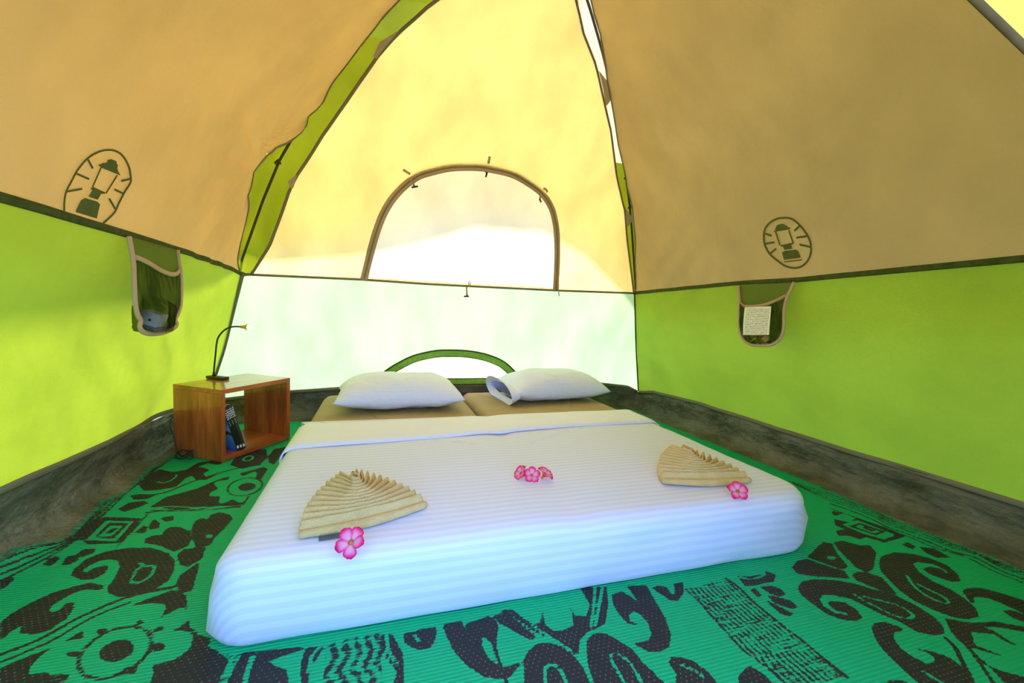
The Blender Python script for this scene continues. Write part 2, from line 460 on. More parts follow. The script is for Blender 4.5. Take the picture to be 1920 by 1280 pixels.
def mat_mat():
    m, nt, out = newmat('woven_mat')
    at = N(nt, 'ShaderNodeAttribute', attribute_name='pat')
    tc = N(nt, 'ShaderNodeTexCoord')
    def nz(scale, st):
        mp = N(nt, 'ShaderNodeMapping'); mp.inputs['Scale'].default_value = st
        n = N(nt, 'ShaderNodeTexNoise'); n.inputs['Scale'].default_value = scale; n.inputs['Detail'].default_value = 2
        nt.links.new(tc.outputs['Object'], mp.inputs[0]); nt.links.new(mp.outputs[0], n.inputs['Vector']); return n.outputs[0]
    j = nz(90, (.35, 2.4, 1))
    ad = N(nt, 'ShaderNodeMath', operation='MULTIPLY_ADD'); ad.inputs[1].default_value = .009; nt.links.new(j, ad.inputs[0]); nt.links.new(at.outputs['Fac'], ad.inputs[2])
    mr = N(nt, 'ShaderNodeMapRange'); mr.inputs[1].default_value = .0040; mr.inputs[2].default_value = .0050; nt.links.new(ad.outputs[0], mr.inputs[0])
    sp = N(nt, 'ShaderNodeSeparateXYZ'); nt.links.new(tc.outputs['Object'], sp.inputs[0])
    def sn(o, per, ph=None):
        a = N(nt, 'ShaderNodeMath', operation='MULTIPLY'); a.inputs[1].default_value = 2 * math.pi / per; nt.links.new(o, a.inputs[0])
        s = N(nt, 'ShaderNodeMath', operation='SINE'); nt.links.new(a.outputs[0], s.inputs[0]); return s.outputs[0]
    sx, sy = sn(sp.outputs[0], .013), sn(sp.outputs[1], .019)
    pr = N(nt, 'ShaderNodeMath', operation='MULTIPLY'); nt.links.new(sx, pr.inputs[0]); nt.links.new(sy, pr.inputs[1])
    nz2 = N(nt, 'ShaderNodeMath', operation='MULTIPLY_ADD'); nz2.inputs[1].default_value = .8; nt.links.new(nz(60, (1, 1, 1)), nz2.inputs[0]); nt.links.new(pr.outputs[0], nz2.inputs[2])
    fl = N(nt, 'ShaderNodeMapRange'); fl.inputs[1].default_value = 1.20; fl.inputs[2].default_value = 1.30; fl.inputs[3].default_value = 0; fl.inputs[4].default_value = .65
    nt.links.new(nz2.outputs[0], fl.inputs[0])
    dk = N(nt, 'ShaderNodeMix', data_type='RGBA'); nt.links.new(fl.outputs[0], dk.inputs[0])
    dk.inputs[6].default_value = (.020, .019, .020, 1); dk.inputs[7].default_value = (.22, .19, .12, 1)
    gr = N(nt, 'ShaderNodeMix', data_type='RGBA'); nt.links.new(nz(40, (1, 5, 1)), gr.inputs[0])
    gr.inputs[6].default_value = (0, .34, .13, 1); gr.inputs[7].default_value = (0, .47, .19, 1)
    mx = N(nt, 'ShaderNodeMix', data_type='RGBA'); nt.links.new(mr.outputs[0], mx.inputs[0]); nt.links.new(gr.outputs[2], mx.inputs[6]); nt.links.new(dk.outputs[2], mx.inputs[7])
    p = N(nt, 'ShaderNodeBsdfPrincipled'); p.inputs['Roughness'].default_value = .62; p.inputs['Specular IOR Level'].default_value = .3
    nt.links.new(mx.outputs[2], p.inputs['Base Color'])
    rb = sn(sp.outputs[1], .009)
    nt.links.new(bump(nt, rb, .35, .002), p.inputs['Normal'])
    nt.links.new(p.outputs[0], out.inputs[0])
mat_mat()

# ------------------------------------------------------------------ ground and floor
g = MB().box((-14, -14, -.06), (14, 14, -.03))
tag(g.build('ground', MAT['ground_sand'], smooth=False), kind='structure')

def z_seam(side, a):
    """height of the waist seam"""
    if side == 'b': return float(np.interp(a, [-1.26, -.62, -.24, .64, 1.25], [.888, .897, .892, .898, .910]))
    if side == 'l': return float(np.interp(a, [-1.2, -.34, .11, .46, 1.0, 1.26], [.935, .930, .927, .923, .905, .888]))
    if side == 'r': return float(np.interp(a, [-1.2, -.71, -.03, .28, 1.24], [.965, .956, .936, .938, .910]))
    return .92
def z_tub(side, a):
    """height of the seam between tarp floor and wall"""
    if side == 'b': return float(np.interp(a, [-1.55, -1.43, -1.04, -.74, 0, 1.06, 1.38, 1.51], [.125, .143, .189, .208, .216, .219, .185, .128]))
    if side == 'l': return float(np.interp(a, [-1.5, -.01, .35, 1.11, 1.45, 1.55], [.24, .234, .212, .178, .145, .125]))
    if side == 'r': return float(np.interp(a, [-1.5, -.67, .05, .81, 1.3, 1.51], [.195, .193, .190, .199, .175, .128]))
    return .17

def hh_of(ri, zt, rings):
    return hw(zt) if rings[ri][0] is None else rings[ri][0]

def build_floor():
    n = 64
    rings = [(None, 1.0), (1.508, .60), (1.512, .32), (1.485, .14), (1.435, .03), (1.36, 0), (1.0, 0), (.5, 0), (.02, 0)]
    V, Fc = [], []
    for ri, (h, fz) in enumerate(rings):
        for s, side in enumerate('brfl'):
            for k in range(n):
                t = 1 - 2 * k / n if side in 'rf' else -1 + 2 * k / n    # walk clockwise: back, right, front, left
                if side == 'b': a = t
                elif side == 'r': a = t
                elif side == 'f': a = t
                else: a = t
                zt = z_tub(side, a * 1.5)
                z = zt * fz
                if side == 'l' and ri >= 2 and fz > 0: z *= 1 - .92 * math.exp(-((a * hh_of(ri, zt, rings) - .93) / .16) ** 4)
                hh = hw(zt) if h is None else h
                x, y = {'b': (a * hh, hh), 'r': (hh, a * hh), 'f': (a * hh, -hh), 'l': (-hh, a * hh)}[side]
                wob = mnoise.noise(Vector((x * 6, y * 6, ri * .7))) * .012 * (1 if 0 < ri < 5 else 0)
                L_ = max(abs(x), abs(y)) or 1
                V.append((x - x / L_ * abs(wob) * .8, y - y / L_ * abs(wob) * .8, z + (abs(wob) * .35 if fz < .2 and fz > 0 else 0) + .0))
    M = 4 * n
    for r in range(len(rings) - 1):
        for k in range(M):
            k2 = (k + 1) % M
            Fc.append((r * M + k, (r + 1) * M + k, (r + 1) * M + k2, r * M + k2))
    Fc.append(tuple((len(rings) - 1) * M + k for k in range(M)))
    # a 1 cm thick sheet so that it is a solid groundsheet
    o = mesh_obj('floor', V, Fc, MAT['tarp'])
    md = o.modifiers.new('sheet', 'SOLIDIFY'); md.thickness = .004; md.offset = -1 
    tag(o, 'grey green tarpaulin tub floor running up the foot of the walls', kind='structure')
    return o
floor = build_floor()

# ------------------------------------------------------------------ tent walls
EDGE_BL = [hit_wall(q, 'b') for q in [(471, 515), (506, 460), (542, 359), (555, 331), (606, 253), (656, 181), (711, 101), (749, 59), (817, 0)]]
EDGE_L = [hit_wall(q, 'l') for q in [(445, 485), (462, 401), (477, 325), (500, 291), (563, 253), (589, 211), (631, 152), (673, 91), (711, 46), (753, 0)]]
EDGE_BR = [hit_wall(q, 'b') for q in [(1188, 549), (1171, 394), (1145, 245), (1119, 127), (1084, 0)]]
EDGE_R = [hit_wall(q, 'r') for q in [(1193, 542), (1189, 415), (1176, 350), (1160, 271), (1147, 188), (1138, 144), (1119, 44), (1108, 9)]]
def edge_fn(E, sgn):
    zs = [.885] + [e[1] for e in E] + [2.13]
    as_ = [sgn * hw(.885)] + [e[0] for e in E] + [0.0]
    o = np.argsort(zs); zs = np.array(zs)[o]; as_ = np.array(as_)[o]
    return lambda z: float(np.interp(z, zs, as_)) if z > .885 else sgn * hw(z)
E_BL, E_BR, E_L, E_R = edge_fn(EDGE_BL, -1), edge_fn(EDGE_BR, 1), edge_fn(EDGE_L, 1), edge_fn(EDGE_R, 1)

WIN = [(676, 524), (687, 479), (699, 435), (715, 394), (740, 357), (771, 330), (806, 315), (859, 306), (906, 308), (949, 316), (987, 333), (1018, 357), (1037, 385), (1046, 416), (1049, 447), (1049, 494), (1046, 543)]
win_path = catmull([hit_wall(q, 'b') for q in WIN], 4)
win_poly = [tuple(p) for p in win_path]
VENT_O = [(712, 703), (728, 691), (744, 681), (773, 667), (810, 658), (839, 656), (879, 657.6), (915.5, 665), (945, 678), (967, 698), (973, 705)]
vent_o = [tuple(p) for p in catmull([hit_wall(q, 'b') for q in VENT_O], 4)]
zv = .222
vent_poly = [(vent_o[0][0] - .05, zv)] + vent_o + [(vent_o[-1][0] + .05, zv)]

def shrink(poly, d):
    cx = sum(p[0] for p in poly) / len(poly); cz = sum(p[1] for p in poly) / len(poly)
    out = []
    for p in poly:
        v = np.array([p[0] - cx, p[1] - cz]); L = np.linalg.norm(v)
        out.append((cx + v[0] * (1 - d / L), cz + v[1] * (1 - d / L)))
    return out

def panel(name, side, lo, hi, e0, e1, mat, parent, nr, nc, hole=None, only=None, off=0.0):
    """cloth panel of a wall: rows climb from lo(a) to hi(a), columns run from edge e0(z) to e1(z)"""
    V, AZ = [], []
    for i in range(nr):
        t = i / (nr - 1)
        for j in range(nc):
            s = j / (nc - 1)
            z = None
            a = e0(0.5) * (1 - s) + e1(0.5) * s
            for _ in range(6):
                z = lo(a) * (1 - t) + hi(a) * t
                a = e0(z) * (1 - s) + e1(z) * s
            AZ.append((a, z)); V.append(wp(side, a, z, off))
    def keep(i, j):
        if hole is None and only is None: return True
        c = [AZ[i * nc + j], AZ[i * nc + j + 1], AZ[(i + 1) * nc + j + 1], AZ[(i + 1) * nc + j]]
        x = sum(q[0] for q in c) / 4; z = sum(q[1] for q in c) / 4
        if hole is not None: return not in_poly(x, z, hole)
        return in_poly(x, z, only)
    return mesh_obj(name, V, grid_faces(nr, nc, keep), mat, parent)

TOP = 2.125
cst = lambda v: (lambda a: v)
# back wall
wall_back = empty('wall_back', (0, 1.5, 0), 'pale back wall of the tent, green below and yellow above the seam', kind='structure')
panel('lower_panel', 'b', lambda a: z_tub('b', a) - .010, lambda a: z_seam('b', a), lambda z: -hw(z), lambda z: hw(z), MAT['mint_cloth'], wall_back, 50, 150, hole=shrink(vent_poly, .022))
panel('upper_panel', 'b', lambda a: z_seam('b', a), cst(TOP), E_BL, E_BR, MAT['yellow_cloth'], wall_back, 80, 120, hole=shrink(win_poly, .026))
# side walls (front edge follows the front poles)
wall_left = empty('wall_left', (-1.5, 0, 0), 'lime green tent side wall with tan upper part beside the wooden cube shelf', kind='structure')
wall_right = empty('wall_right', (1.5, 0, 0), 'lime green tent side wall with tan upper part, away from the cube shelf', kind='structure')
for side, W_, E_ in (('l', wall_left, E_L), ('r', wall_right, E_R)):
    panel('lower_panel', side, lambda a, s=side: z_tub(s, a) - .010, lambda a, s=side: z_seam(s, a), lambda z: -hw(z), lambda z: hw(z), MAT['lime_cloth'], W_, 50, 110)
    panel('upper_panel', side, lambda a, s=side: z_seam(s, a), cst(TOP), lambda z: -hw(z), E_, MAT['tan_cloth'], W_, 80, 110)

# front wall with the unzipped D-shaped doorway the picture is taken from
def build_front():
    wf = empty('wall_front', (0, -1.5, 0), 'yellow front wall of the tent around the open doorway', kind='structure')
    cx, cz = -.45, .60
    # outline of the unzipped opening, sill first, seen from inside the tent (x, z)
    OUT = [(-1.28, .17), (.48, .17)] + [tuple(p) for p in catmull([(.48, .17), (.38, .50), (.20, .78), (0, 1.03), (-.25, 1.21), (-.55, 1.27), (-.90, 1.13), (-1.14, .82), (-1.25, .5), (-1.28, .17)], 6)][1:-1]
    def door(th):
        c, s = math.cos(th), math.sin(th); best = 9
        for (x1, z1), (x2, z2) in zip(OUT, OUT[1:] + OUT[:1]):
            dx, dz = x2 - x1, z2 - z1; den = c * dz - s * dx
            if abs(den) < 1e-9: continue
            t = ((x1 - cx) * dz - (z1 - cz) * dx) / den; u = ((x1 - cx) * s - (z1 - cz) * c) / den
            if t > 0 and -1e-6 <= u <= 1 + 1e-6: best = min(best, t)
        return (cx + c * best, cz + s * best)
    def outer(th):
        c, s = math.cos(th), math.sin(th); lo, hi = .1, 4.0
        for _ in range(40):
            m_ = (lo + hi) / 2; x, z = cx + c * m_, cz + s * m_
            if z < .16 or z > 2.12 or abs(x) > hw(max(z, .16)): hi = m_
            else: lo = m_
        return (cx + c * lo, cz + s * lo)
    n, nr = 160, 12
    V = []
    for k in range(n):
        th = 2 * math.pi * k / n; d, o = door(th), outer(th)
        if d[1] < .19: o = (o[0], min(o[1], .17)) if o[1] < .2 else o
        for i in range(nr):
            t = i / (nr - 1); V.append(wp('f', d[0] * (1 - t) + o[0] * t, d[1] * (1 - t) + o[1] * t))
    Fc = [(k * nr + i, k * nr + i + 1, ((k + 1) % n) * nr + i + 1, ((k + 1) % n) * nr + i) for k in range(n) for i in range(nr - 1)]
    mesh_obj('front_panel', V, Fc, MAT['front_cloth'], wf)
    zp = [wp('f', *door(2 * math.pi * k / n), off=-.004) for k in range(n)]
    MB().tube(zp, .006, 6, closed=True, flat=.4, upv=(0, 1, 0)).build('door_zipper', MAT['zipper_brown'], wf)
build_front()

# seams
def ribbon(name, path, width, mat, parent, side, flat=.3):
    return MB().tube(path, width / 2, 8, flat=flat, upv=nrm_in(side)).build(name, mat, parent)
def seam_path(side, a0, a1, fz, n=60, off=.004):
    return [wp(side, a0 + (a1 - a0) * i / n, fz(a0 + (a1 - a0) * i / n), off) for i in range(n + 1)]
ribbon('waist_seam', seam_path('b', -1.245, 1.235, lambda a: z_seam('b', a)), .014, MAT['grey_tape'], wall_back, 'b')
ribbon('waist_seam', seam_path('l', -1.22, 1.25, lambda a: z_seam('l', a)), .022, MAT['olive_tape'], wall_left, 'l')
ribbon('waist_seam', seam_path('r', -1.22, 1.235, lambda a: z_seam('r', a)), .022, MAT['olive_tape'], wall_right, 'r')
ribbon('foot_seam', seam_path('l', -1.45, 1.48, lambda a: z_tub('l', a) - .004), .024, MAT['grey_tape'], wall_left, 'l')
ribbon('foot_seam', seam_path('r', -1.45, 1.49, lambda a: z_tub('r', a) - .004), .024, MAT['grey_tape'], wall_right, 'r')
ribbon('foot_seam', seam_path('b', -1.48, 1.49, lambda a: z_tub('b', a) - .004), .022, MAT['grey_tape'], wall_back, 'b')
zz = np.linspace(.14, .90, 24)
ribbon('corner_seam', [wp('b', -hw(z) + .006, z, .006) for z in zz], .018, MAT['grey_tape'], wall_back, 'b')
ribbon('corner_seam', [wp('b', hw(z) - .006, z, .006) for z in zz], .012, MAT['olive_tape'], wall_back, 'b')
zz = np.linspace(.89, 2.1, 44)
ribbon('edge_piping', [wp('b', E_BL(z), z, .003) for z in zz], .015, MAT['grey_tape'], wall_back, 'b', .5)
ribbon('edge_piping', [wp('b', E_BR(z), z, .003) for z in zz], .014, MAT['grey_tape'], wall_back, 'b', .5)
ribbon('edge_piping', [wp('l', E_L(z), z, .003) for z in zz], .011, MAT['grey_tape'], wall_left, 'l', .5)
ribbon('edge_piping', [wp('r', E_R(z), z, .003) for z in zz], .011, MAT['grey_tape'], wall_right, 'r', .5)

# green cloth seen in the gap of each back corner, behind the pole
def gusset(parent, Eb, Es, sx, side, z0, z1, mat, name, outw=.055):
    V = []; nr, nc = 50, 13
    for i in range(nr):
        z = z0 + (z1 - z0) * i / (nr - 1)
        A = np.array(wp('b', Eb(z), z, -.004)); B = np.array(wp(side, Es(z), z, -.004))
        w = hw(z) + .055; K = np.array([sx * w, w, z + .02]); K = 2 * K - (A + B) / 2        # middle passes just outside the pole
        if z < 1.0: K = K * ((z - .85) / .15) + (A + B) / 2 * (1 - (z - .85) / .15)
        for j in range(nc):
            t = j / (nc - 1)
            V.append(A * (1 - t) ** 2 + K * 2 * t * (1 - t) + B * t * t)
    return mesh_obj(name, V, grid_faces(nr, nc), mat, parent)
gusset(wall_left, E_BL, E_L, -1, 'l', .872, 1.90, MAT['gusset_cloth'], 'corner_gusset')
gusset(wall_left, E_BL, E_L, -1, 'l', 1.90, 2.0, MAT['olive_mesh_cloth'], 'pole_sleeve', .02)
gusset(wall_left, E_BL, E_L, -1, 'l', 2.0, 2.10, MAT['gusset_cloth'], 'corner_gusset')
gusset(wall_right, E_BR, E_R, 1, 'r', .885, 1.64, MAT['gusset_cloth'], 'corner_gusset')
gusset(wall_right, E_BR, E_R, 1, 'r', 1.64, 2.10, MAT['vent_cloth'], 'corner_gusset', .02)

# poles with their clips
def pole(sx, sy, label):
    e = empty('tent_pole', (sx * 1.56, sy * 1.56, 0), label, 'tent pole', 'bent poles at the tent corners')
    pts = []
    for z in np.linspace(.0, 2.12, 60):
        w = hw(z) + (.020 if z > .15 else .03)
        if z > 2.0: w = hw(z)
        pts.append((sx * w, sy * w, z + .02 * min(1, z)))
    MB().tube(pts, .0065, 8).build('rod', MAT['pole_dark'], e)
    for z in ((1.42, 1.565, 1.86) if sy > 0 else (1.2, 1.6)):
        w = hw(z) + .020
        c = np.array((sx * w, sy * w, z + .02))
        MB().tube([c + (-.012 * sx, 0, .0), c + (.0, 0, .02), c + (.012 * sx, -.012 * sy, .0), c + (0, -.03 * sy, -.012)], .0055, 6).build('clip', MAT['pole_dark'], e)
    return e
pole(-1, 1, 'dark bent tent pole in the corner behind the wooden cube shelf')
pole(1, 1, 'dark bent tent pole in the back corner away from the cube shelf')
pole(-1, -1, 'dark bent tent pole in the front corner on the cube shelf side')
pole(1, -1, 'dark bent tent pole in the front corner away from the cube shelf')

# little cloth tabs that tie the back panel to the poles
def tab(pix, side, parent):
    P = [wp(side, *hit_wall(q, side), .010) for q in pix]
    P2 = [tuple(np.array(p) + np.array(nrm_in(side)) * -.003) for p in P]
    n = len(P)
    Fc = [tuple(range(n)), tuple(range(2 * n - 1, n - 1, -1))] + [(i, (i + 1) % n, n + (i + 1) % n, n + i) for i in range(n)]
    mesh_obj('pole_tab', P + P2, Fc, MAT['tan_tape'], parent, smooth=False)
tab([(557, 328), (540, 340), (547, 356), (551, 350)], 'b', wall_back)
tab([(749, 58), (712, 80), (700, 106), (706, 112), (712, 102)], 'b', wall_back)
tab([(1122, 135), (1152, 172), (1140, 195), (1135, 200), (1130, 170)], 'b', wall_back)
tab([(1171, 390), (1187, 412), (1176, 425), (1173, 420)], 'b', wall_back)

# rain fly held off the tent outside; its arched hem shades the upper walls
def build_fly():
    n = 48; rows = 26
    def hem(side, t):
        if side == 'b': return float(np.interp(t, [-1, -.5, -.05, .3, .55, .8, 1], [1.02, 1.20, 1.42, 1.42, 1.28, 1.02, .72]))
        if side == 'l': return float(np.interp(t, [-1, 0, .8, 1], [.92, .92, .98, 1.02]))
        if side == 'r': return float(np.interp(t, [-1, 0, .8, 1], [.80, .80, .80, .86]))
        return 1.45 - .25 * t * t
    V, Fc = [], []
    M = 4 * n
    for i in range(rows):
        u = i / (rows - 1)
        for side in 'brfl':
            for k in range(n):
                t = 1 - 2 * k / n if side in 'rf' else -1 + 2 * k / n
                zh = hem(side, t)
                z = zh + (2.16 - zh) * u
                w = hw(min(z - .03, 2.11)) + .085 + .11 * (1 - t * t) * (1 - u) * (1.6 if side == 'b' else 1)
                if u >= 1: w = .02
                x, y = {'b': (t * w, w), 'r': (w, t * w), 'f': (t * w, -w), 'l': (-w, t * w)}[side]
                V.append((x, y, z + .05 * u))
    for r in range(rows - 1):
        for k in range(M):
            k2 = (k + 1) % M
            Fc.append((r * M + k, r * M + k2, (r + 1) * M + k2, (r + 1) * M + k))
    Fc.append(tuple((rows - 1) * M + k for k in range(M)))
    o = mesh_obj('rain_fly', V, Fc, MAT['fly_cloth'])
    tag(o, 'pale rain fly stretched over the outside of the tent', 'rain fly')
build_fly()

# ------------------------------------------------------------------ back window flap and low vent
w1 = empty('window_1', (0, 1.3, .9), 'arched white window flap zipped into the yellow back wall', kind='structure')
panel('flap', 'b', lambda a: z_seam('b', a), cst(1.60), lambda z: -.72, lambda z: .72, MAT['white_cloth'], w1, 70, 130, only=shrink(win_poly, .012), off=.001)
inn = [tuple(p) for p in catmull([hit_wall(q, 'b') for q in WIN], 4)]
def inset_path(path, d):
    out = []
    for i, p in enumerate(path):
        a = np.array(path[max(i - 1, 0)]); b = np.array(path[min(i + 1, len(path) - 1)])
        t = (b - a) / np.linalg.norm(b - a); n_ = np.array([t[1], -t[0]])
        out.append((p[0] + n_[0] * d, p[1] + n_[1] * d))
    return out
P = inset_path(inn, .018)
ribbon('zipper_tape', [wp('b', a, z, .006) for a, z in P], .042, MAT['tan_tape'], w1, 'b', .12)
ribbon('zipper_coil', [wp('b', a, z, .010) for a, z in P], .008, MAT['grey_tape'], w1, 'b', .8)
def strap(pts, w=.012, mat='tan_tape', name='tie_strap', side='b', parent=None, off=.012):
    path = [wp(side, *hit_wall(q, side), off) for q in pts]
    return ribbon(name, path, w, MAT[mat], parent, side, .25)
c3 = lambda x, y: (640 + x / 3.2, 260 + y / 3.2)
def toggle(pts, par):
    path = [wp('b', *hit_wall(c3(*q), 'b'), .018) for q in pts]
    MB().tube(path, .005, 8).build('toggle', MAT['black_plastic'], par)
for up_, st, tg in ((((370, 190), (412, 218)), ((418, 245), (428, 268), (436, 292)), ((420, 298), (457, 293))),
                    (((886, 112), (878, 155)), ((868, 185), (863, 215)), ((869, 208), (860, 238))),
                    (((1206, 303), (1220, 308), (1231, 324)), ((1188, 335), (1186, 366)), ((1181, 366), (1191, 386)))):
    strap([c3(*q) for q in up_], .014, parent=w1)
    s_ = strap([c3(*q) for q in st], .011, parent=w1)
    toggle(tg, s_)
s_ = strap([c3(750, 890), c3(752, 942)], .011, parent=w1); toggle(((733, 946), (763, 945)), s_)
strap([c3(764, 888), c3(762, 862), c3(768, 852), c3(773, 862), c3(768, 888)], .006, parent=w1)
strap([c3(1300, 872), c3(1298, 905), c3(1302, 945)], .007, 'tan_tape', 'zipper_pull', parent=w1)
strap([c3(125, 825), c3(135, 845)], .012, 'tan_tape', 'zipper_pull', parent=w1)

w2 = empty('window_2', (0, 1.46, .22), 'low half-moon vent of white mesh edged in green behind the pillows', kind='structure')
panel('vent_screen', 'b', cst(zv), cst(.52), lambda z: -.64, lambda z: .64, MAT['vent_cloth'], w2, 34, 120, only=shrink(vent_poly, .012), off=.001)
band = [(a, max(z, zv)) for a, z in inset_path([vent_poly[0]] + vent_o + [vent_poly[-1]], .022)]
ribbon('arch_band', [wp('b', a, z, .006) for a, z in band], .046, MAT['green_tape'], w2, 'b', .12)
for d_ in (.0, .044):
    q = [(a, max(z, zv)) for a, z in inset_path([vent_poly[0]] + vent_o + [vent_poly[-1]], d_)]
    ribbon('arch_trim', [wp('b', a, z, .010) for a, z in q], .010, MAT['olive_tape'], w2, 'b', .5)
xs = np.linspace(vent_poly[0][0], vent_poly[-1][0], 40)
ribbon('sill_band', [wp('b', a, zv + .020, .008) for a in xs], .040, MAT['green_tape'], w2, 'b', .12)
ribbon('sill_trim', [wp('b', a, zv - .002, .011) for a in xs], .010, MAT['olive_tape'], w2, 'b', .5)
ribbon('sill_trim', [wp('b', a, zv + .042, .011) for a in xs], .008, MAT['olive_tape'], w2, 'b', .5)

# ------------------------------------------------------------------ lantern emblems printed on the tan cloth
def emblem(name, side, tr, ring, closed, rays, polys, strokes, rw, parent):
    mb = MB()
    def P(q, off=.0035): return wp(side, *hit_wall(tr(q), side), off)
    def stroke(pts, w, cl=False):
        n = len(pts); pts = [np.array(p, float) for p in pts]; V = []
        for i, p in enumerate(pts):
            a = pts[i - 1] if (cl or i > 0) else pts[i]; b = pts[(i + 1) % n] if (cl or i < n - 1) else pts[i]
            t = (b - a) / np.linalg.norm(b - a); nn = np.array([-t[1], t[0]]) * w / 2
            V += [P(p + nn), P(p - nn)]
        L = n if cl else n - 1
        mb.add(V, [(2 * i, 2 * i + 1, (2 * i + 3) % (2 * n), (2 * i + 2) % (2 * n)) for i in range(L)])
    stroke(catmull(ring, 5, closed), rw, closed)
    for a, b in rays: stroke([a, b], rw)
    for a, b in strokes: stroke([a, b], rw * .75)
    for poly in polys: mb.add([P(q) for q in poly], [tuple(range(len(poly)))])
    o = mb.build(name, MAT['emblem_print'], parent, smooth=False)
    o['label'] = 'olive lantern emblem in an oval printed on tan cloth'
emblem('lantern_emblem', 'r', lambda q: (1340 + q[0] / 4.573, 380 + q[1] / 4.573),
       [(590, 130), (660, 138), (730, 190), (790, 270), (820, 340), (825, 420), (800, 490), (750, 540), (690, 558), (610, 545), (540, 500), (470, 440), (430, 370), (420, 300), (430, 230), (470, 175), (530, 140)], True,
       [((432, 265), (487, 283)), ((430, 352), (510, 338)), ((465, 440), (525, 392)), ((730, 200), (685, 242)), ((797, 285), (700, 300)), ((820, 380), (725, 357))],
       [[(500, 252), (520, 232), (517, 222), (530, 205), (522, 203), (540, 190), (570, 180), (605, 182), (600, 190), (625, 198), (622, 206), (640, 212), (655, 220), (635, 230)],
        [(555, 365), (675, 340), (678, 350), (655, 362), (660, 385), (667, 393), (595, 405), (585, 378), (560, 370)],
        [(575, 430), (580, 422), (600, 412), (690, 402), (707, 406), (717, 418), (735, 470), (590, 490)],
        [(590, 502), (742, 484), (747, 493), (592, 512)]],
       [((522, 250), (557, 362)), ((637, 235), (672, 345))], 17, wall_right)
emblem('lantern_emblem', 'l', lambda q: (q[0] / 5.817, 240 + q[1] / 5.817),
       [(672, 925), (676, 800), (700, 690), (760, 580), (830, 460), (930, 340), (1030, 270), (1130, 237), (1230, 245), (1310, 300), (1370, 410), (1390, 510), (1390, 590), (1330, 690), (1270, 810), (1220, 920), (1105, 1035)], False,
       [((945, 340), (995, 440)), ((820, 495), (955, 555)), ((705, 690), (880, 660)), ((1385, 550), (1290, 575)), ((1310, 710), (1220, 665)), ((1230, 880), (1165, 765))],
       [[(1050, 400), (1110, 375), (1130, 378), (1150, 360), (1145, 345), (1190, 335), (1245, 360), (1245, 385), (1260, 400), (1250, 430), (1255, 455), (1285, 515), (1250, 500), (1080, 430)],
        [(970, 650), (1000, 640), (1125, 700), (1120, 715), (1080, 715), (1045, 780), (945, 745), (985, 680)],
        [(810, 890), (840, 830), (865, 785), (910, 760), (1040, 800), (1070, 830), (1060, 870), (1036, 985), (806, 915)]],
       [((1080, 430), (990, 640)), ((1250, 510), (1130, 710))], 23, wall_left)

# ------------------------------------------------------------------ storage pockets
XP = hw(.925) - .012                                     # the pockets hang plumb below the leaning waist seam
def hit_hang(q, side, off=0.0):
    c, d = ray(q); sg = -1 if side == 'l' else 1; w = XP
    for _ in range(12):                                   # meet the hanging cloth, which follows the wall near the seam
        P = c + d * (sg * (w - off) - c[0]) / d[0]
        w += .5 * (min(hw(P[2]) - disp(side, P[1], P[2]) - .010, XP) - w)
    return (P[1], P[2])
def hp(side, a, z, off=0.0):
    w = min(hw(z) - disp(side, a, z) - .010, XP) - off
    return (-w if side == 'l' else w, a, z)
def pocket(side, tr, outline, mouth, label, front, back):
    A = [hit_hang(tr(q), side) for q in outline]
    ac = sum(a[0] for a in A) / len(A)
    e = empty('mesh_pocket', hp(side, ac, min(a[1] for a in A)), label, 'pocket')
    # back cloth: rings shrinking to the middle
    def fill(poly, fo, name, mat):
        c = (sum(a[0] for a in poly) / len(poly), sum(a[1] for a in poly) / len(poly)); V = []; n = len(poly); R = 22
        for r in range(R):
            t = 1 - (1 - r / (R - 1)) ** 1.6 if False else (r / (R - 1)) ** 1.5
            for p in poly:
                a = p[0] + (c[0] - p[0]) * t * .98; z = p[1] + (c[1] - p[1]) * t * .98
                V.append(hp(side, a, z, fo(a, z, t)))
        Fc = [(r * n + i, r * n + (i + 1) % n, (r + 1) * n + (i + 1) % n, (r + 1) * n + i) for r in range(R - 1) for i in range(n)]
        Fc.append(tuple((R - 1) * n + i for i in range(n)))
        return mesh_obj(name, V, Fc, mat, e)
    full = [tuple(p) for p in catmull(A, 3)]
    fill(full, back, 'back_cloth', MAT['olive_mesh_cloth'])
    Mp = [hit_hang(tr(q), side) for q in mouth]
    mc = [tuple(p) for p in catmull(Mp, 4)]
    # lower pouch: mouth line + outline points below it
    lowpart = [p for p in full if p[1] < np.interp(p[0], *zip(*sorted(mc))) - .006]
    pouch = mc + (lowpart if np.hypot(lowpart[0][0] - mc[-1][0], lowpart[0][1] - mc[-1][1]) < np.hypot(lowpart[-1][0] - mc[-1][0], lowpart[-1][1] - mc[-1][1]) else lowpart[::-1])
    fill(pouch, front, 'mesh_front', MAT['black_net'])
    MB().tube([hp(side, a, z, .003) for a, z in full], .0085, 8, flat=.7, upv=nrm_in(side)).build('binding', MAT['tan_tape'], e)
    MB().tube([hp(side, a, z, .004 + .010 * math.sin(math.pi * i / (len(mc) - 1))) for i, (a, z) in enumerate(mc)], .0085, 8, flat=.5, upv=nrm_in(side)).build('mouth_binding', MAT['tan_tape'], e)
    return e
def bulge(y0, y1, z0, z1, h, fall):
    def f(a, z):
        d = math.hypot(max(y0 - a, 0, a - y1), max(z0 - z, 0, z - z1))
        t = max(0.0, 1 - d / fall); return h * t * t * (3 - 2 * t)
    return f
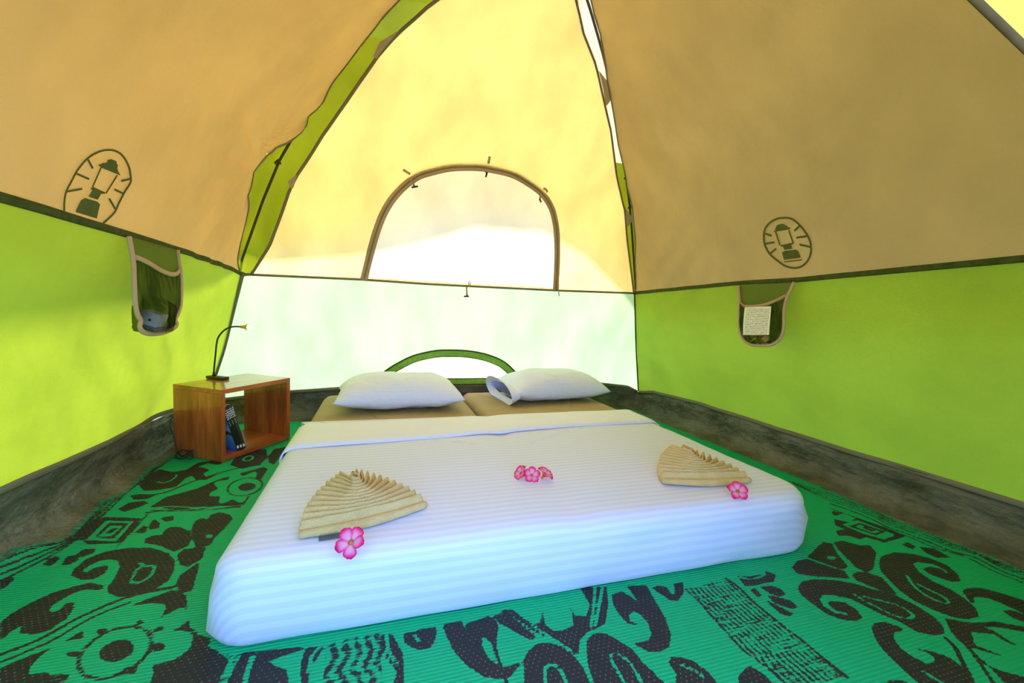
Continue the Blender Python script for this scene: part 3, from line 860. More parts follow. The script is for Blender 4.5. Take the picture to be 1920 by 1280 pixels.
# the small box in the first pocket lies along the wall, its end towards the doorway
trL = lambda q: (230 + q[0] / 6.4, 440 + q[1] / 6.4)
PY0, PZ = hit_hang(trL((300, 1030)), 'l')
PY1 = hit_hang(trL((545, 1030)), 'l', .03)[0]
PW, PH, PROLL = .052, .056, math.radians(18)
bL = bulge(PY0 - .004, PY1 + .004, PZ - .040, PZ + .040, .040, .040)
trL = lambda q: (230 + q[0] / 6.4, 440 + q[1] / 6.4)
pkL = pocket('l', trL, [(60, 15), (85, 150), (110, 300), (122, 500), (135, 800), (165, 960), (205, 1030), (190, 1100), (230, 1165), (330, 1185), (450, 1175), (560, 1140), (630, 1090), (635, 1055), (612, 1020), (660, 930), (688, 800), (688, 500), (665, 330), (650, 180)],
             [(128, 262), (250, 325), (380, 412), (500, 465), (600, 468), (660, 430)], 'mesh pocket holding a grey plastic box on the wall beside the cube shelf',
             lambda a, z, t: .004 + .012 * math.sin(t * math.pi / 2) + bL(a, z) * min(1, t * 16), lambda a, z, t: .001 - bL(a, z) * min(1, t * 16))
trR = lambda q: (1380 + q[0] / 9.14, 520 + q[1] / 9.14)
pkR = pocket('r', trR, [(48, 140), (62, 300), (68, 420), (62, 650), (62, 800), (85, 960), (150, 1075), (260, 1145), (400, 1160), (560, 1160), (690, 1115), (785, 1010), (822, 850), (828, 600), (850, 460), (885, 335), (940, 230), (1008, 80)],
             [(75, 425), (150, 492), (300, 502), (450, 488), (600, 450), (740, 390), (868, 312)], 'mesh pocket with a white care label on the wall away from the cube shelf',
             lambda a, z, t: .005 + .030 * math.sin(min(1, t * 2.2) * math.pi / 2), lambda a, z, t: -.004 * min(1, t * 6))
# care label sewn to the mouth of that pocket
V = []
quad = [(150, 512), (595, 492), (575, 985), (120, 985)]
nu, nv = 7, 9
for i in range(nv):
    for j in range(nu):
        u, v = j / (nu - 1), i / (nv - 1)
        q = (1 - v) * ((1 - u) * np.array(quad[0]) + u * np.array(quad[1])) + v * ((1 - u) * np.array(quad[3]) + u * np.array(quad[2]))
        V.append(hp('r', *hit_hang(trR(q), 'r', .041), .041 + .003 * math.sin(u * 5 + v * 3)))
o = mesh_obj('care_label', V, grid_faces(nv, nu), MAT['care_print'], pkR)
o['label'] = 'cream care label covered in tiny unreadable print'
# grey box lying in the pocket
ad = empty('plug_adapter', (-XP, PY0, PZ), 'small grey plastic box lying in the mesh pocket', 'adapter', rot=(0, PROLL, 0))
LN = PY1 - PY0
bevel(MB().box((-PW / 2, 0, -PH / 2 + .012), (PW / 2, LN, PH / 2)).build('body', MAT['grey_plastic'], ad, smooth=False, local=True), .003)
bevel(MB().box((-PW / 2, 0, -PH / 2), (PW / 2, LN, -PH / 2 + .012)).build('dark_base', MAT['dark_grey_plastic'], ad, smooth=False, local=True), .003)
MB().tube([(.004, -.0008, .004), (.004, .006, .004)], .0045, 10).build('socket_hole', MAT['black_plastic'], ad, local=True)
# bits at the bottom of the right pocket
def scrap(name, pix, off, mat, label, cat):
    P = [np.array(hp('r', *hit_hang(trR(q), 'r', off), off)) for q in pix]; n = len(P)
    B = [p + np.array([.003, 0, 0]) for p in P]
    o = mesh_obj(name, P + B, [tuple(range(n)), tuple(range(2 * n - 1, n - 1, -1))] + [(i, (i + 1) % n, n + (i + 1) % n, n + i)[::-1] for i in range(n)], mat, smooth=False)
    tag(o, label, cat)
scrap('packet', [(365, 985), (480, 985), (425, 1040)], .006, MAT['packet_red'], 'dark red packet corner below the care label in the pocket', 'packet')
scrap('packet', [(480, 1000), (585, 1010), (555, 1090), (490, 1105), (425, 1045)], .010, MAT['packet_ochre'], 'ochre paper packet below the care label in the pocket', 'packet')
scrap('tent_peg', [(235, 1092), (330, 1030), (350, 1045), (260, 1105)], .006, MAT['peg_yellow'], 'small yellow peg at the bottom of the pocket', 'tent peg')
scrap('clip', [(500, 1100), (590, 1075), (605, 1105), (545, 1130)], .006, MAT['black_plastic'], 'small black clip at the bottom of the pocket', 'clip')

# ------------------------------------------------------------------ woven mat
MZ = .005
def build_mat():
    A = lambda L: [(x / 2.667, 800 + y / 2.667) for x, y in L]
    Bc = lambda L: [(340 + x / 2.909, 950 + y / 2.909) for x, y in L]
    C = lambda L: [(900 + x / 3.2, 1000 + y / 3.2) for x, y in L]
    D = lambda L: [(1400 + x / 3.369, 900 + y / 3.369) for x, y in L]
    fl = lambda L: np.array([hit_floor(q, MZ)[:2] for q in L])
    ops = []                                   # (dark?, kind, points, width)
    def poly(tr, dark, *polys):
        for p in polys: ops.append((dark, 'p', fl(tr(p)), 0))
    sc_ = {A: 2.667, Bc: 2.909, C: 3.2, D: 3.369}
    def stroke(tr, dark, w, *lines, smooth=True, mn=.008):
        for l in lines:
            q = catmull(l, 4) if smooth and len(l) > 2 else l
            pm = tr(q); mid = pm[len(pm) // 2]
            wpx = w / sc_[tr]
            wm = np.linalg.norm(hit_floor((mid[0] + wpx, mid[1]), MZ) - hit_floor(mid, MZ))
            ops.append((dark, 's', fl(pm), max(wm, mn)))
    def ell(cx, cy, rx, ry, rot=0, n=20, scal=0, lobes=8):
        out = []
        for k in range(n):
            t = 2 * math.pi * k / n; r = 1 + scal * math.cos(lobes * t)
            x, y = rx * r * math.cos(t), ry * r * math.sin(t)
            out.append((cx + x * math.cos(rot) - y * math.sin(rot), cy + x * math.sin(rot) + y * math.cos(rot)))
        return out
    # --- A: near the cube shelf and down the left side
    poly(A, 1, [(690, 290), (740, 250), (800, 215), (870, 225), (930, 215), (990, 180), (1050, 170), (1130, 150), (1100, 200), (1080, 240), (1030, 265), (980, 265), (960, 245), (930, 255), (880, 300), (800, 315), (720, 320)],
         [(1150, 190), (1170, 160), (1250, 120), (1330, 110), (1340, 150), (1300, 190), (1210, 210)], [(1340, 150), (1370, 110), (1430, 100), (1400, 150), (1370, 190), (1345, 180)])
    stroke(A, 0, 11, [(790, 275), (815, 280), (850, 270), (880, 250), (880, 238)], [(1215, 160), (1240, 145), (1265, 150), (1255, 165), (1225, 170), (1215, 160)])
    poly(A, 0, [(990, 200), (1040, 182), (1080, 190), (1130, 182), (1140, 200), (1090, 215), (1075, 235), (1030, 250), (1015, 235), (1050, 215), (1020, 205)])
    stroke(A, 1, 14, [(690, 345), (820, 330), (960, 275), (1150, 215), (1300, 190)])
    poly(A, 1, [(750, 400), (830, 350), (980, 310), (1100, 260), (1320, 200), (1340, 210), (1220, 390), (1000, 400), (900, 415)])
    poly(A, 0, ell(1190, 304, 128, 66, -.25, 64, .17, 8))
    stroke(A, 1, 12, ell(1225, 300, 88, 42, -.2, 24) + [ell(1225, 300, 88, 42, -.2, 24)[0]])
    poly(A, 1, ell(1235, 300, 44, 20, -.15))
    stroke(A, 1, 12, [(760, 418), (900, 422), (1100, 408), (1200, 402)], [(1200, 395), (760, 425), (730, 445), (580, 605)])
    stroke(A, 0, 6, [(770, 404), (850, 398), (1000, 405), (1150, 398)])
    poly(A, 1, [(400, 560), (520, 450), (700, 455), (690, 480), (600, 580), (440, 590)])
    poly(A, 0, [(430, 565), (530, 468), (668, 472), (582, 572)])
    poly(A, 1, [(470, 552), (545, 480), (645, 480), (568, 560)])
    poly(A, 0, [(495, 545), (553, 492), (615, 494), (557, 548)])
    poly(A, 1, [(525, 532), (565, 505), (590, 505), (555, 532)], [(590, 410), (640, 380), (720, 370), (745, 380), (700, 400), (620, 425)], [(650, 345), (700, 335), (780, 340), (740, 360), (670, 365)],
         [(670, 530), (720, 490), (735, 500), (730, 530)], [(745, 490), (770, 460), (800, 480), (795, 505), (750, 515)], [(800, 455), (865, 445), (870, 465), (830, 475)],
         [(720, 580), (730, 555), (780, 540), (810, 545), (820, 520), (850, 500), (900, 500), (945, 520), (960, 560), (940, 595), (870, 625), (800, 595)],
         [(960, 500), (975, 470), (1010, 455), (1040, 465), (1050, 440), (1100, 425), (1150, 440), (1165, 460), (1120, 510), (1070, 560), (1050, 595), (980, 600), (965, 560)],
         [(885, 640), (920, 610), (1000, 600), (1030, 600), (1010, 660), (940, 700), (900, 690)], [(880, 780), (900, 740), (960, 700), (1000, 670), (990, 720), (960, 820), (900, 830)],
         [(355, 745), (370, 710), (430, 660), (520, 625), (640, 605), (760, 605), (840, 630), (875, 670), (870, 720), (840, 770), (760, 820), (660, 850), (590, 850), (540, 830), (535, 800), (570, 760), (600, 700), (590, 670), (550, 660), (500, 668), (450, 690), (412, 720), (425, 732), (470, 705), (530, 690), (545, 700), (520, 735), (470, 760), (410, 765)])
    poly(A, 0, ell(1045, 545, 18, 10))
    stroke(A, 0, 14, [(655, 770), (680, 720), (712, 692), (700, 680), (730, 695), (770, 695), (765, 725), (740, 755), (690, 780), (655, 775)])
    poly(A, 1, [(0, 1070), (0, 980), (60, 930), (150, 880), (260, 830), (380, 795), (460, 780), (520, 790), (510, 815), (440, 812), (400, 818), (330, 850), (270, 885), (245, 920), (270, 930), (310, 905), (320, 880), (370, 875), (370, 905), (330, 960), (240, 1020), (150, 1035), (90, 1030), (120, 985), (60, 1020)])
    stroke(A, 1, 24, [(0, 1140), (200, 1060), (400, 950), (640, 850), (870, 800)])
    stroke(A, 1, 11, [(0, 1180), (250, 1072), (450, 957), (650, 878)])
    poly(A, 1, [(0, 1205), (300, 1085), (430, 1005), (600, 915), (700, 875), (860, 815), (930, 840), (950, 1000), (1000, 1040), (1060, 1060), (1190, 1150), (1130, 1300), (0, 1300)])
    poly(A, 0, [(415, 1030), (430, 980), (500, 940), (580, 925), (640, 900), (760, 880), (830, 890), (820, 930), (790, 965), (850, 930), (900, 905), (940, 915), (945, 960), (900, 1000), (860, 1020), (940, 1020), (965, 1050), (950, 1110), (880, 1160), (760, 1190), (770, 1230), (740, 1300), (330, 1300), (230, 1225), (145, 1240), (150, 1200), (210, 1140), (290, 1085), (370, 1060), (420, 1060)])
    el = ell(575, 1128, 195, 108, -.45, 30); stroke(A, 1, 20, el + [el[0]])
    poly(A, 1, ell(583, 1120, 92, 50, -.3), ell(510, 1022, 30, 14), ell(700, 975, 22, 11), ell(795, 1010, 32, 12, -.3), ell(790, 1100, 36, 20), ell(370, 1135, 40, 15), ell(310, 1250, 40, 18), ell(650, 1215, 40, 18))
    poly(A, 1, [(1200, 1130), (1493, 1100), (1560, 1120), (1560, 1300), (1130, 1300)])
    stroke(A, 0, 16, [(1060, 1065), (1190, 1150), (1150, 1230), (1110, 1300)], smooth=False)
    stroke(A, 0, 8, [(1050, 1090), (1160, 1160), (1130, 1220), (1095, 1300)], smooth=False)
    stroke(A, 0, 26, [(1262, 1150), (1235, 1230), (1220, 1300)])
    poly(A, 0, [(1270, 1150), (1350, 1170), (1493, 1120), (1560, 1110), (1560, 1200), (1420, 1210), (1380, 1195)], [(1430, 1210), (1560, 1190), (1560, 1300), (1450, 1300)])
    poly(A, 1, [(200, 560), (250, 500), (300, 500), (305, 540), (260, 600), (215, 610)], [(210, 690), (280, 640), (300, 660), (250, 700)], [(310, 690), (330, 650), (390, 640), (395, 665), (340, 690)], [(385, 640), (410, 610), (480, 610), (470, 630), (410, 650)], [(0, 780), (60, 750), (70, 770), (0, 830)])
    out_ = [(905, 90), (840, 120), (700, 215), (600, 285), (440, 395), (410, 505), (300, 560), (200, 570), (0, 670)]
    inn_ = [(900, 150), (840, 180), (720, 280), (640, 340), (540, 440), (420, 540), (330, 610), (210, 690), (0, 800)]
    for t in np.linspace(.06, .86, 6):
        stroke(A, 1, 7, [(a[0] * (1 - t) + b[0] * t, a[1] * (1 - t) + b[1] * t) for a, b in zip(out_, inn_)])
    # --- B: in front of the bed
    poly(Bc, 1, [(680, 770), (780, 755), (740, 830), (700, 880), (690, 975), (640, 975), (650, 850)])
    poly(Bc, 0, [(640, 820), (655, 790), (650, 975), (600, 975), (590, 880)])
    stroke(Bc, 0, 14, [(760, 760), (712, 812), (702, 860), (690, 900)])
    for t in np.linspace(0, 1, 12):
        stroke(Bc, 1, 4, [(800 + 290 * t, 745 - 60 * t), (775 + 310 * t, 975)], smooth=False, mn=.0045)
    poly(Bc, 1, [(1095, 690), (1150, 690), (1210, 800), (1215, 975), (1150, 975), (1180, 900), (1120, 830), (1100, 760)])
    stroke(Bc, 0, 12, [(1120, 700), (1135, 790), (1180, 860)])
    poly(Bc, 1, [(1215, 740), (1210, 690), (1300, 665), (1390, 650), (1395, 690), (1370, 760), (1310, 780), (1260, 770)])
    stroke(Bc, 0, 14, [(1270, 690), (1285, 725), (1305, 722)])
    poly(Bc, 1, [(1420, 640), (1530, 620), (1560, 690), (1545, 640), (1680, 590), (1730, 640), (1720, 760), (1690, 740), (1640, 700), (1640, 760), (1680, 830), (1730, 870), (1750, 880), (1840, 850), (1850, 860), (1800, 920), (1750, 940), (1650, 930), (1550, 860), (1480, 780), (1450, 710)])
    stroke(Bc, 1, 9, [(1690, 700), (1730, 840), (1780, 975)])
    poly(Bc, 1, [(1740, 565), (1810, 560), (1930, 690), (1920, 725), (1800, 640)], [(1870, 850), (1930, 770), (2000, 740), (2000, 975), (1870, 975)])
    stroke(Bc, 0, 10, [(1780, 570), (1930, 700)])
    # --- C
    poly(C, 1, [(75, 490), (130, 480), (340, 620), (300, 640), (120, 540)],
         [(190, 455), (220, 500), (300, 550), (360, 540), (375, 450), (390, 540), (430, 580), (490, 585), (560, 550), (550, 480), (525, 420), (570, 490), (640, 495), (660, 430), (620, 360), (600, 330), (700, 315), (760, 320), (770, 440), (750, 540), (690, 570), (650, 590), (600, 640), (590, 730), (540, 690), (480, 650), (430, 620), (400, 600), (250, 500)],
         [(260, 760), (290, 700), (350, 660), (420, 655), (490, 680), (560, 730), (620, 800), (670, 920), (270, 920)],
         [(640, 700), (640, 640), (680, 600), (750, 595), (830, 640), (920, 700), (970, 770), (1040, 830), (1130, 920), (690, 920), (650, 800)],
         [(790, 370), (850, 345), (920, 390), (980, 440), (940, 400), (900, 340), (880, 315), (1000, 310), (1050, 400), (1110, 500), (1145, 600), (1135, 680), (1080, 710), (1010, 710), (950, 680), (910, 650), (960, 655), (1010, 640), (1030, 600), (1010, 540), (960, 480), (920, 465), (890, 490), (900, 520), (950, 540), (940, 550), (890, 540), (830, 480), (800, 430)],
         [(1030, 325), (1070, 310), (1120, 320), (1150, 365), (1170, 360), (1160, 300), (1220, 290), (1225, 350), (1190, 405), (1140, 400), (1080, 360)],
         [(1130, 780), (1150, 740), (1210, 740), (1290, 770), (1370, 830), (1440, 920), (1170, 920), (1180, 840)],
         [(1540, 250), (1620, 255), (1700, 240), (1720, 225), (1780, 250), (1760, 290), (1650, 310), (1590, 315)],
         [(1680, 320), (1740, 310), (1800, 330), (1835, 360), (1810, 380), (1740, 360)], [(1720, 370), (1780, 380), (1860, 400), (1910, 440), (1880, 455), (1800, 430), (1760, 410)],
         [(1715, 400), (1780, 430), (1880, 480), (1860, 500), (1800, 480), (1740, 430)], [(1620, 340), (1650, 325), (1690, 370), (1670, 385)], [(1590, 810), (1620, 795), (1700, 840), (1780, 920), (1560, 920), (1550, 860)])
    stroke(C, 1, 18, [(150, 460), (380, 612)])
    stroke(C, 0, 14, [(690, 320), (682, 430), (665, 560)], [(735, 320), (710, 460), (690, 550)])
    stroke(C, 0, 22, [(395, 920), (390, 820), (410, 790), (450, 790), (490, 830), (530, 920)])
    stroke(C, 0, 20, [(880, 920), (800, 780), (785, 735), (810, 717), (860, 740), (930, 820), (980, 920)])
    stroke(C, 0, 14, [(1210, 790), (1260, 810), (1320, 840), (1340, 870)])
    stroke(C, 0, 10, [(1560, 262), (1640, 275), (1710, 245)])
    e1 = [(1235, 335), (1310, 400), (1380, 480), (1480, 590), (1570, 690), (1680, 770), (1780, 850), (1850, 920)]
    e2 = [(1480, 270), (1560, 330), (1640, 410), (1750, 500), (1850, 580), (1930, 640), (2050, 740), (2200, 860)]
    stroke(C, 1, 20, e1); stroke(C, 1, 22, e2)
    for t in np.linspace(.09, .91, 10):
        stroke(C, 1, 5, [(a[0] * (1 - t) + b[0] * t, a[1] * (1 - t) + b[1] * t) for a, b in zip(e1, e2)], mn=.006)
    # --- D: right side
    poly(D, 1, [(540, 195), (600, 205), (600, 215), (560, 225), (540, 215)], [(550, 245), (640, 265), (700, 236), (900, 310), (1000, 355), (870, 395), (720, 350), (560, 285)])
    poly(D, 0, [(600, 280), (700, 252), (860, 312), (940, 345), (870, 375), (740, 340)])
    poly(D, 1, [(640, 290), (710, 268), (880, 325), (820, 350)])
    poly(D, 0, [(680, 292), (716, 280), (848, 325), (806, 338)])
    poly(D, 1, [(725, 298), (745, 290), (815, 318), (790, 325)], [(560, 320), (620, 310), (700, 330), (750, 360), (720, 375), (640, 350), (580, 350)], [(980, 405), (1020, 390), (1070, 420), (1050, 440)], [(1090, 420), (1180, 430), (1290, 490), (1200, 490), (1130, 460)],
         [(380, 485), (480, 390), (540, 400), (570, 460), (640, 545), (600, 565), (500, 530)], [(550, 393), (600, 380), (660, 395), (720, 410), (780, 410), (820, 460), (800, 560), (760, 585), (690, 550), (620, 480), (580, 440)],
         [(285, 550), (320, 510), (380, 495), (500, 540), (620, 575), (650, 620), (560, 615), (420, 605), (320, 590)], [(665, 600), (700, 575), (780, 590), (850, 610), (890, 650), (930, 700), (960, 725), (900, 715), (780, 670), (690, 630)],
         [(835, 520), (850, 480), (930, 455), (1050, 465), (1150, 490), (1270, 540), (1340, 600), (1355, 640), (1300, 645), (1230, 620), (1150, 590), (1110, 560), (1160, 545), (1230, 560), (1268, 592), (1280, 605), (1260, 570), (1180, 530), (1080, 515), (1050, 525), (1090, 580), (1180, 640), (1290, 690), (1380, 750), (1450, 810), (1470, 860), (1400, 880), (1290, 860), (1180, 820), (1050, 760), (960, 690), (880, 610), (845, 570)],
         [(320, 680), (350, 640), (430, 625), (560, 630), (680, 650), (800, 690), (920, 720), (1050, 780), (1180, 860), (1240, 920), (1255, 970), (1180, 980), (1080, 960), (960, 890), (860, 850), (760, 800), (660, 750), (560, 730), (480, 725), (460, 750), (480, 790), (560, 840), (640, 850), (640, 840), (560, 820), (510, 780), (530, 760), (620, 770), (700, 820), (735, 870), (690, 890), (600, 880), (500, 840), (400, 770), (340, 720)],
         [(785, 930), (810, 900), (880, 895), (960, 920), (1000, 950), (930, 960), (930, 1000), (970, 1060), (1060, 1120), (1140, 1160), (1190, 1150), (1180, 1110), (1120, 1080), (1060, 1070), (1080, 1060), (1170, 1080), (1280, 1120), (1380, 1190), (1470, 1310), (1120, 1310), (980, 1190), (870, 1080), (810, 1000)],
         [(890, 1265), (980, 1260), (1080, 1310), (890, 1310)],
         [(1250, 870), (1300, 880), (1420, 900), (1560, 890), (1790, 935), (1790, 965), (1600, 930), (1480, 920), (1560, 950), (1640, 1000), (1720, 1050), (1640, 1020), (1560, 970), (1420, 960), (1440, 1040), (1600, 1100), (1640, 1120), (1500, 1080), (1420, 1060), (1480, 1150), (1600, 1200), (1790, 1250), (1790, 1310), (1660, 1310), (1500, 1140), (1400, 1060), (1330, 1000), (1290, 960)],
         [(1360, 700), (1390, 680), (1480, 680), (1600, 710), (1790, 770), (1790, 860), (1640, 790), (1540, 750), (1460, 735), (1430, 740), (1440, 770), (1420, 780)], [(1610, 820), (1680, 820), (1790, 860), (1790, 910), (1680, 870)])
    poly(D, 0, ell(535, 490, 28, 12))
    stroke(D, 0, 18, [(1010, 600), (1060, 670), (1140, 730), (1230, 770), (1272, 768), (1250, 740), (1150, 690), (1080, 655)], [(680, 720), (760, 770), (880, 830), (980, 870), (1040, 865), (1040, 840), (950, 790), (840, 760), (740, 735)], [(1120, 1210), (1200, 1260), (1290, 1310)])
    stroke(D, 1, 28, [(1260, 1000), (1330, 1080), (1440, 1310)]); stroke(D, 1, 13, [(1320, 990), (1420, 1080), (1580, 1310)])
    stroke(D, 1, 16, [(530, 150), (650, 190), (800, 250), (900, 300), (1020, 340), (1150, 390), (1300, 450), (1450, 490), (1600, 570), (1790, 640)])
    stroke(D, 1, 8, [(530, 180), (700, 240), (850, 290), (950, 330), (1050, 368), (1200, 430), (1400, 490), (1550, 570), (1790, 665)])
    o1 = [(260, 0), (470, 60), (600, 110), (800, 190), (950, 260), (1150, 320), (1300, 390), (1500, 450), (1650, 530), (1790, 560)]
    i1 = [(330, 40), (520, 140), (650, 185), (800, 242), (900, 292), (1150, 382), (1300, 440), (1450, 480), (1600, 560), (1790, 630)]
    for t in np.linspace(.1, .75, 4):
        stroke(D, 1, 3.5, [(a[0] * (1 - t) + b[0] * t, a[1] * (1 - t) + b[1] * t) for a, b in zip(o1, i1)])
    # outline of the mat on the floor: ragged long edges
    XL = lambda y: float(np.interp(y, [-1.5, -.05, .05, .15, .38, .46, .70, .98, 1.2, 1.6], [-1.47, -1.475, -1.47, -1.41, -1.445, -1.42, -1.44, -1.435, -1.42, -1.40]))
    XR = lambda y: float(np.interp(y, [-1.5, -.70, -.55, -.42, -.11, .35, 1.09, 1.5], [1.40, 1.40, 1.395, 1.385, 1.40, 1.395, 1.375, 1.40]))
    y0, y1 = -1.38, 1.42
    step = .007
    ny, nx = int((y1 - y0) / step), int(2.86 / step)
    ys = np.linspace(y0, y1, ny)
    X = np.empty((ny, nx)); Y = np.empty((ny, nx))
    for i, y in enumerate(ys):
        rag = .006 * mnoise.noise(Vector((0, y * 22, 3))) + .003 * mnoise.noise(Vector((0, y * 90, 5)))
        rag2 = .008 * mnoise.noise(Vector((7, y * 22, 3))) + .003 * mnoise.noise(Vector((9, y * 90, 5)))
        X[i] = np.linspace(XL(y) + rag, XR(y) + rag2, nx); Y[i] = y
    px, py = X.ravel(), Y.ravel()
    # the pattern goes on below the picture's lower edge as its mirror image
    a_, b_ = hit_floor((0, 1290), MZ)[:2], hit_floor((1920, 1290), MZ)[:2]
    t_ = (b_ - a_) / np.linalg.norm(b_ - a_); n_ = np.array([-t_[1], t_[0]])
    dist = (px - a_[0]) * n_[0] + (py - a_[1]) * n_[1]
    qx = np.where(dist < 0, px - 2 * dist * n_[0], px); qy = np.where(dist < 0, py - 2 * dist * n_[1], py)
    CAP = .02
    Fv = np.full(px.shape, -CAP)
    for dark, kind, pts, wd in ops:
        mg = CAP + wd
        lo = pts.min(0) - mg; hi = pts.max(0) + mg
        idx = np.nonzero((qx > lo[0]) & (qx < hi[0]) & (qy > lo[1]) & (qy < hi[1]))[0]
        if not len(idx): continue
        x, y = qx[idx], qy[idx]
        dm = np.full(x.shape, 1e9); ins = np.zeros(x.shape, bool)
        seg = list(zip(pts, np.roll(pts, -1, 0))) if kind == 'p' else list(zip(pts[:-1], pts[1:]))
        for a, b in seg:
            d = b - a; L = d @ d + 1e-12
            t = np.clip(((x - a[0]) * d[0] + (y - a[1]) * d[1]) / L, 0, 1)
            dm = np.minimum(dm, np.hypot(x - a[0] - t * d[0], y - a[1] - t * d[1]))
            if kind == 'p':
                c = ((a[1] > y) != (b[1] > y))
                with np.errstate(divide='ignore', invalid='ignore'):
                    xi = (b[0] - a[0]) * (y - a[1]) / (b[1] - a[1]) + a[0]
                ins ^= c & (x < xi)
        s = np.where(ins, dm, -dm) if kind == 'p' else wd / 2 - dm
        s = np.clip(s, -CAP, CAP)
        Fv[idx] = np.maximum(Fv[idx], s) if dark else np.minimum(Fv[idx], -s)
    z = np.array([MZ + .0012 * mnoise.noise(Vector((x * 9, y * 9, 1))) for x, y in zip(px[::1], py[::1])])
    ex = np.minimum(np.abs(px - X[:, :1].repeat(nx, 1).ravel()), np.abs(px - X[:, -1:].repeat(nx, 1).ravel()))
    # long edges lift a little where the mat runs up on the tarp
    from mathutils.bvhtree import BVHTree
    dg = bpy.context.evaluated_depsgraph_get(); dg.update()
    fe = floor.evaluated_get(dg); fm = fe.to_mesh()
    bvh = BVHTree.FromPolygons([v.co.copy() for v in fm.vertices], [tuple(p.vertices) for p in fm.polygons]); fe.to_mesh_clear()
    def tarp_z(x, y):
        h = bvh.ray_cast(Vector((x, y, .13)), Vector((0, 0, -1)))[0]
        return h.z if h is not None else 0.0
    q0, q1 = hit_floor((415.5, 868), MZ)[:2], hit_floor((544, 823), MZ)[:2]        # front corners of the box
    bd_ = (q1 - q0) / np.linalg.norm(q1 - q0); bn_ = np.array([-bd_[1], bd_[0]])
    lx = (px - q0[0]) * bd_[0] + (py - q0[1]) * bd_[1]; ly = (px - q0[0]) * bn_[0] + (py - q0[1]) * bn_[1]
    under = (lx > -.03) & (lx < .43) & (ly > -.03) & (ly < .34)
    for i in np.nonzero((ex < .13) | (py > y1 - .13) | (py < y0 + .13))[0]:
        if under[i]: z[i] = min(z[i], MZ + .0008)
        else: z[i] = max(z[i], tarp_z(px[i], py[i]) + .003)
    bed_ = (np.abs(px - .0148) < .89) & (py > -.5)
    z = np.where(under | bed_, np.minimum(z, MZ + .0012), z)
    me = bpy.data.meshes.new('woven_mat')
    nv = nx * ny
    me.vertices.add(nv); me.vertices.foreach_set('co', np.stack([px, py, z], 1).astype(np.float32).ravel())
    ii = np.arange(ny - 1)[:, None] * nx + np.arange(nx - 1)[None]
    q = np.stack([ii, ii + 1, ii + nx + 1, ii + nx], -1).reshape(-1, 4)
    me.loops.add(q.size); me.loops.foreach_set('vertex_index', q.ravel().astype(np.int32))
    me.polygons.add(len(q)); me.polygons.foreach_set('loop_start', np.arange(0, q.size, 4, dtype=np.int32)); me.polygons.foreach_set('loop_total', np.full(len(q), 4, np.int32))
    me.update(calc_edges=True)
    at = me.attributes.new('pat', 'FLOAT', 'POINT'); at.data.foreach_set('value', Fv.astype(np.float32))
    me.polygons.foreach_set('use_smooth', np.ones(len(q), bool))
    me.materials.append(MAT['woven_mat'])
    o = bpy.data.objects.new('woven_mat', me); link(o); WLOC[o.name] = np.zeros(3)
    tag(o, 'green plastic mat woven with dark brown flowers and scrolls under the bed', 'mat')
    # loose weft ends along both long edges
    for sgn, XF in ((-1, XL), (1, XR)):
        mb = MB()
        for k in range(900):
            y = y0 + (y1 - y0) * random.random()
            x = XF(y); L = .008 + .014 * random.random()
            zz_ = max(MZ + .001, tarp_z(x + sgn * L * .5, y) + .003)
            if .80 < y < 1.02 and sgn < 0: continue
            p = [(x - sgn * .004, y, zz_), (x + sgn * L * .6, y + .004 * random.uniform(-1, 1), zz_ + .002), (x + sgn * L, y + .01 * random.uniform(-1, 1), zz_ - .001 * random.random())]
            w_ = .0009
            mb.add([(p[0][0], p[0][1] - w_, p[0][2]), (p[0][0], p[0][1] + w_, p[0][2]), (p[1][0], p[1][1] + w_, p[1][2]), (p[1][0], p[1][1] - w_, p[1][2]), (p[2][0], p[2][1], p[2][2])], [(0, 1, 2, 3), (3, 2, 4)])
        f = mb.build('fringe', MAT['weave_green'], o, smooth=False); f['kind'] = 'stuff'
    return o
build_mat()

# ------------------------------------------------------------------ bed
BX, BY, BA, BW, BL, BH = .0148, .4886, -.0043, 1.735, 1.90, .185
B0 = MZ + .002
def bed_pt(x, y, z):
    c, s = math.cos(BA), math.sin(BA)
    return (BX + c * x - s * y, BY + s * x + c * y, z)
def rounded(x0, x1, y0, y1, rads, n=8):
    """corner radii in the order front left, front right, back right, back left"""
    P = []
    for (cx, cy, a0), r in zip(((x0, y0, math.pi), (x1, y0, 1.5 * math.pi), (x1, y1, 0), (x0, y1, .5 * math.pi)), rads):
        ox = cx + (r if cx == x0 else -r); oy = cy + (r if cy == y0 else -r)
        for k in range(n + 1):
            t = a0 + .5 * math.pi * k / n
            P.append((ox + r * math.cos(t), oy + r * math.sin(t)))
    out = []
    for i, p in enumerate(P):                      # subdivide the straight runs
        q = P[(i + 1) % len(P)]; d = math.hypot(q[0] - p[0], q[1] - p[1]); m_ = max(1, int(d / .03))
        for k in range(m_): out.append((p[0] + (q[0] - p[0]) * k / m_, p[1] + (q[1] - p[1]) * k / m_))
    return out
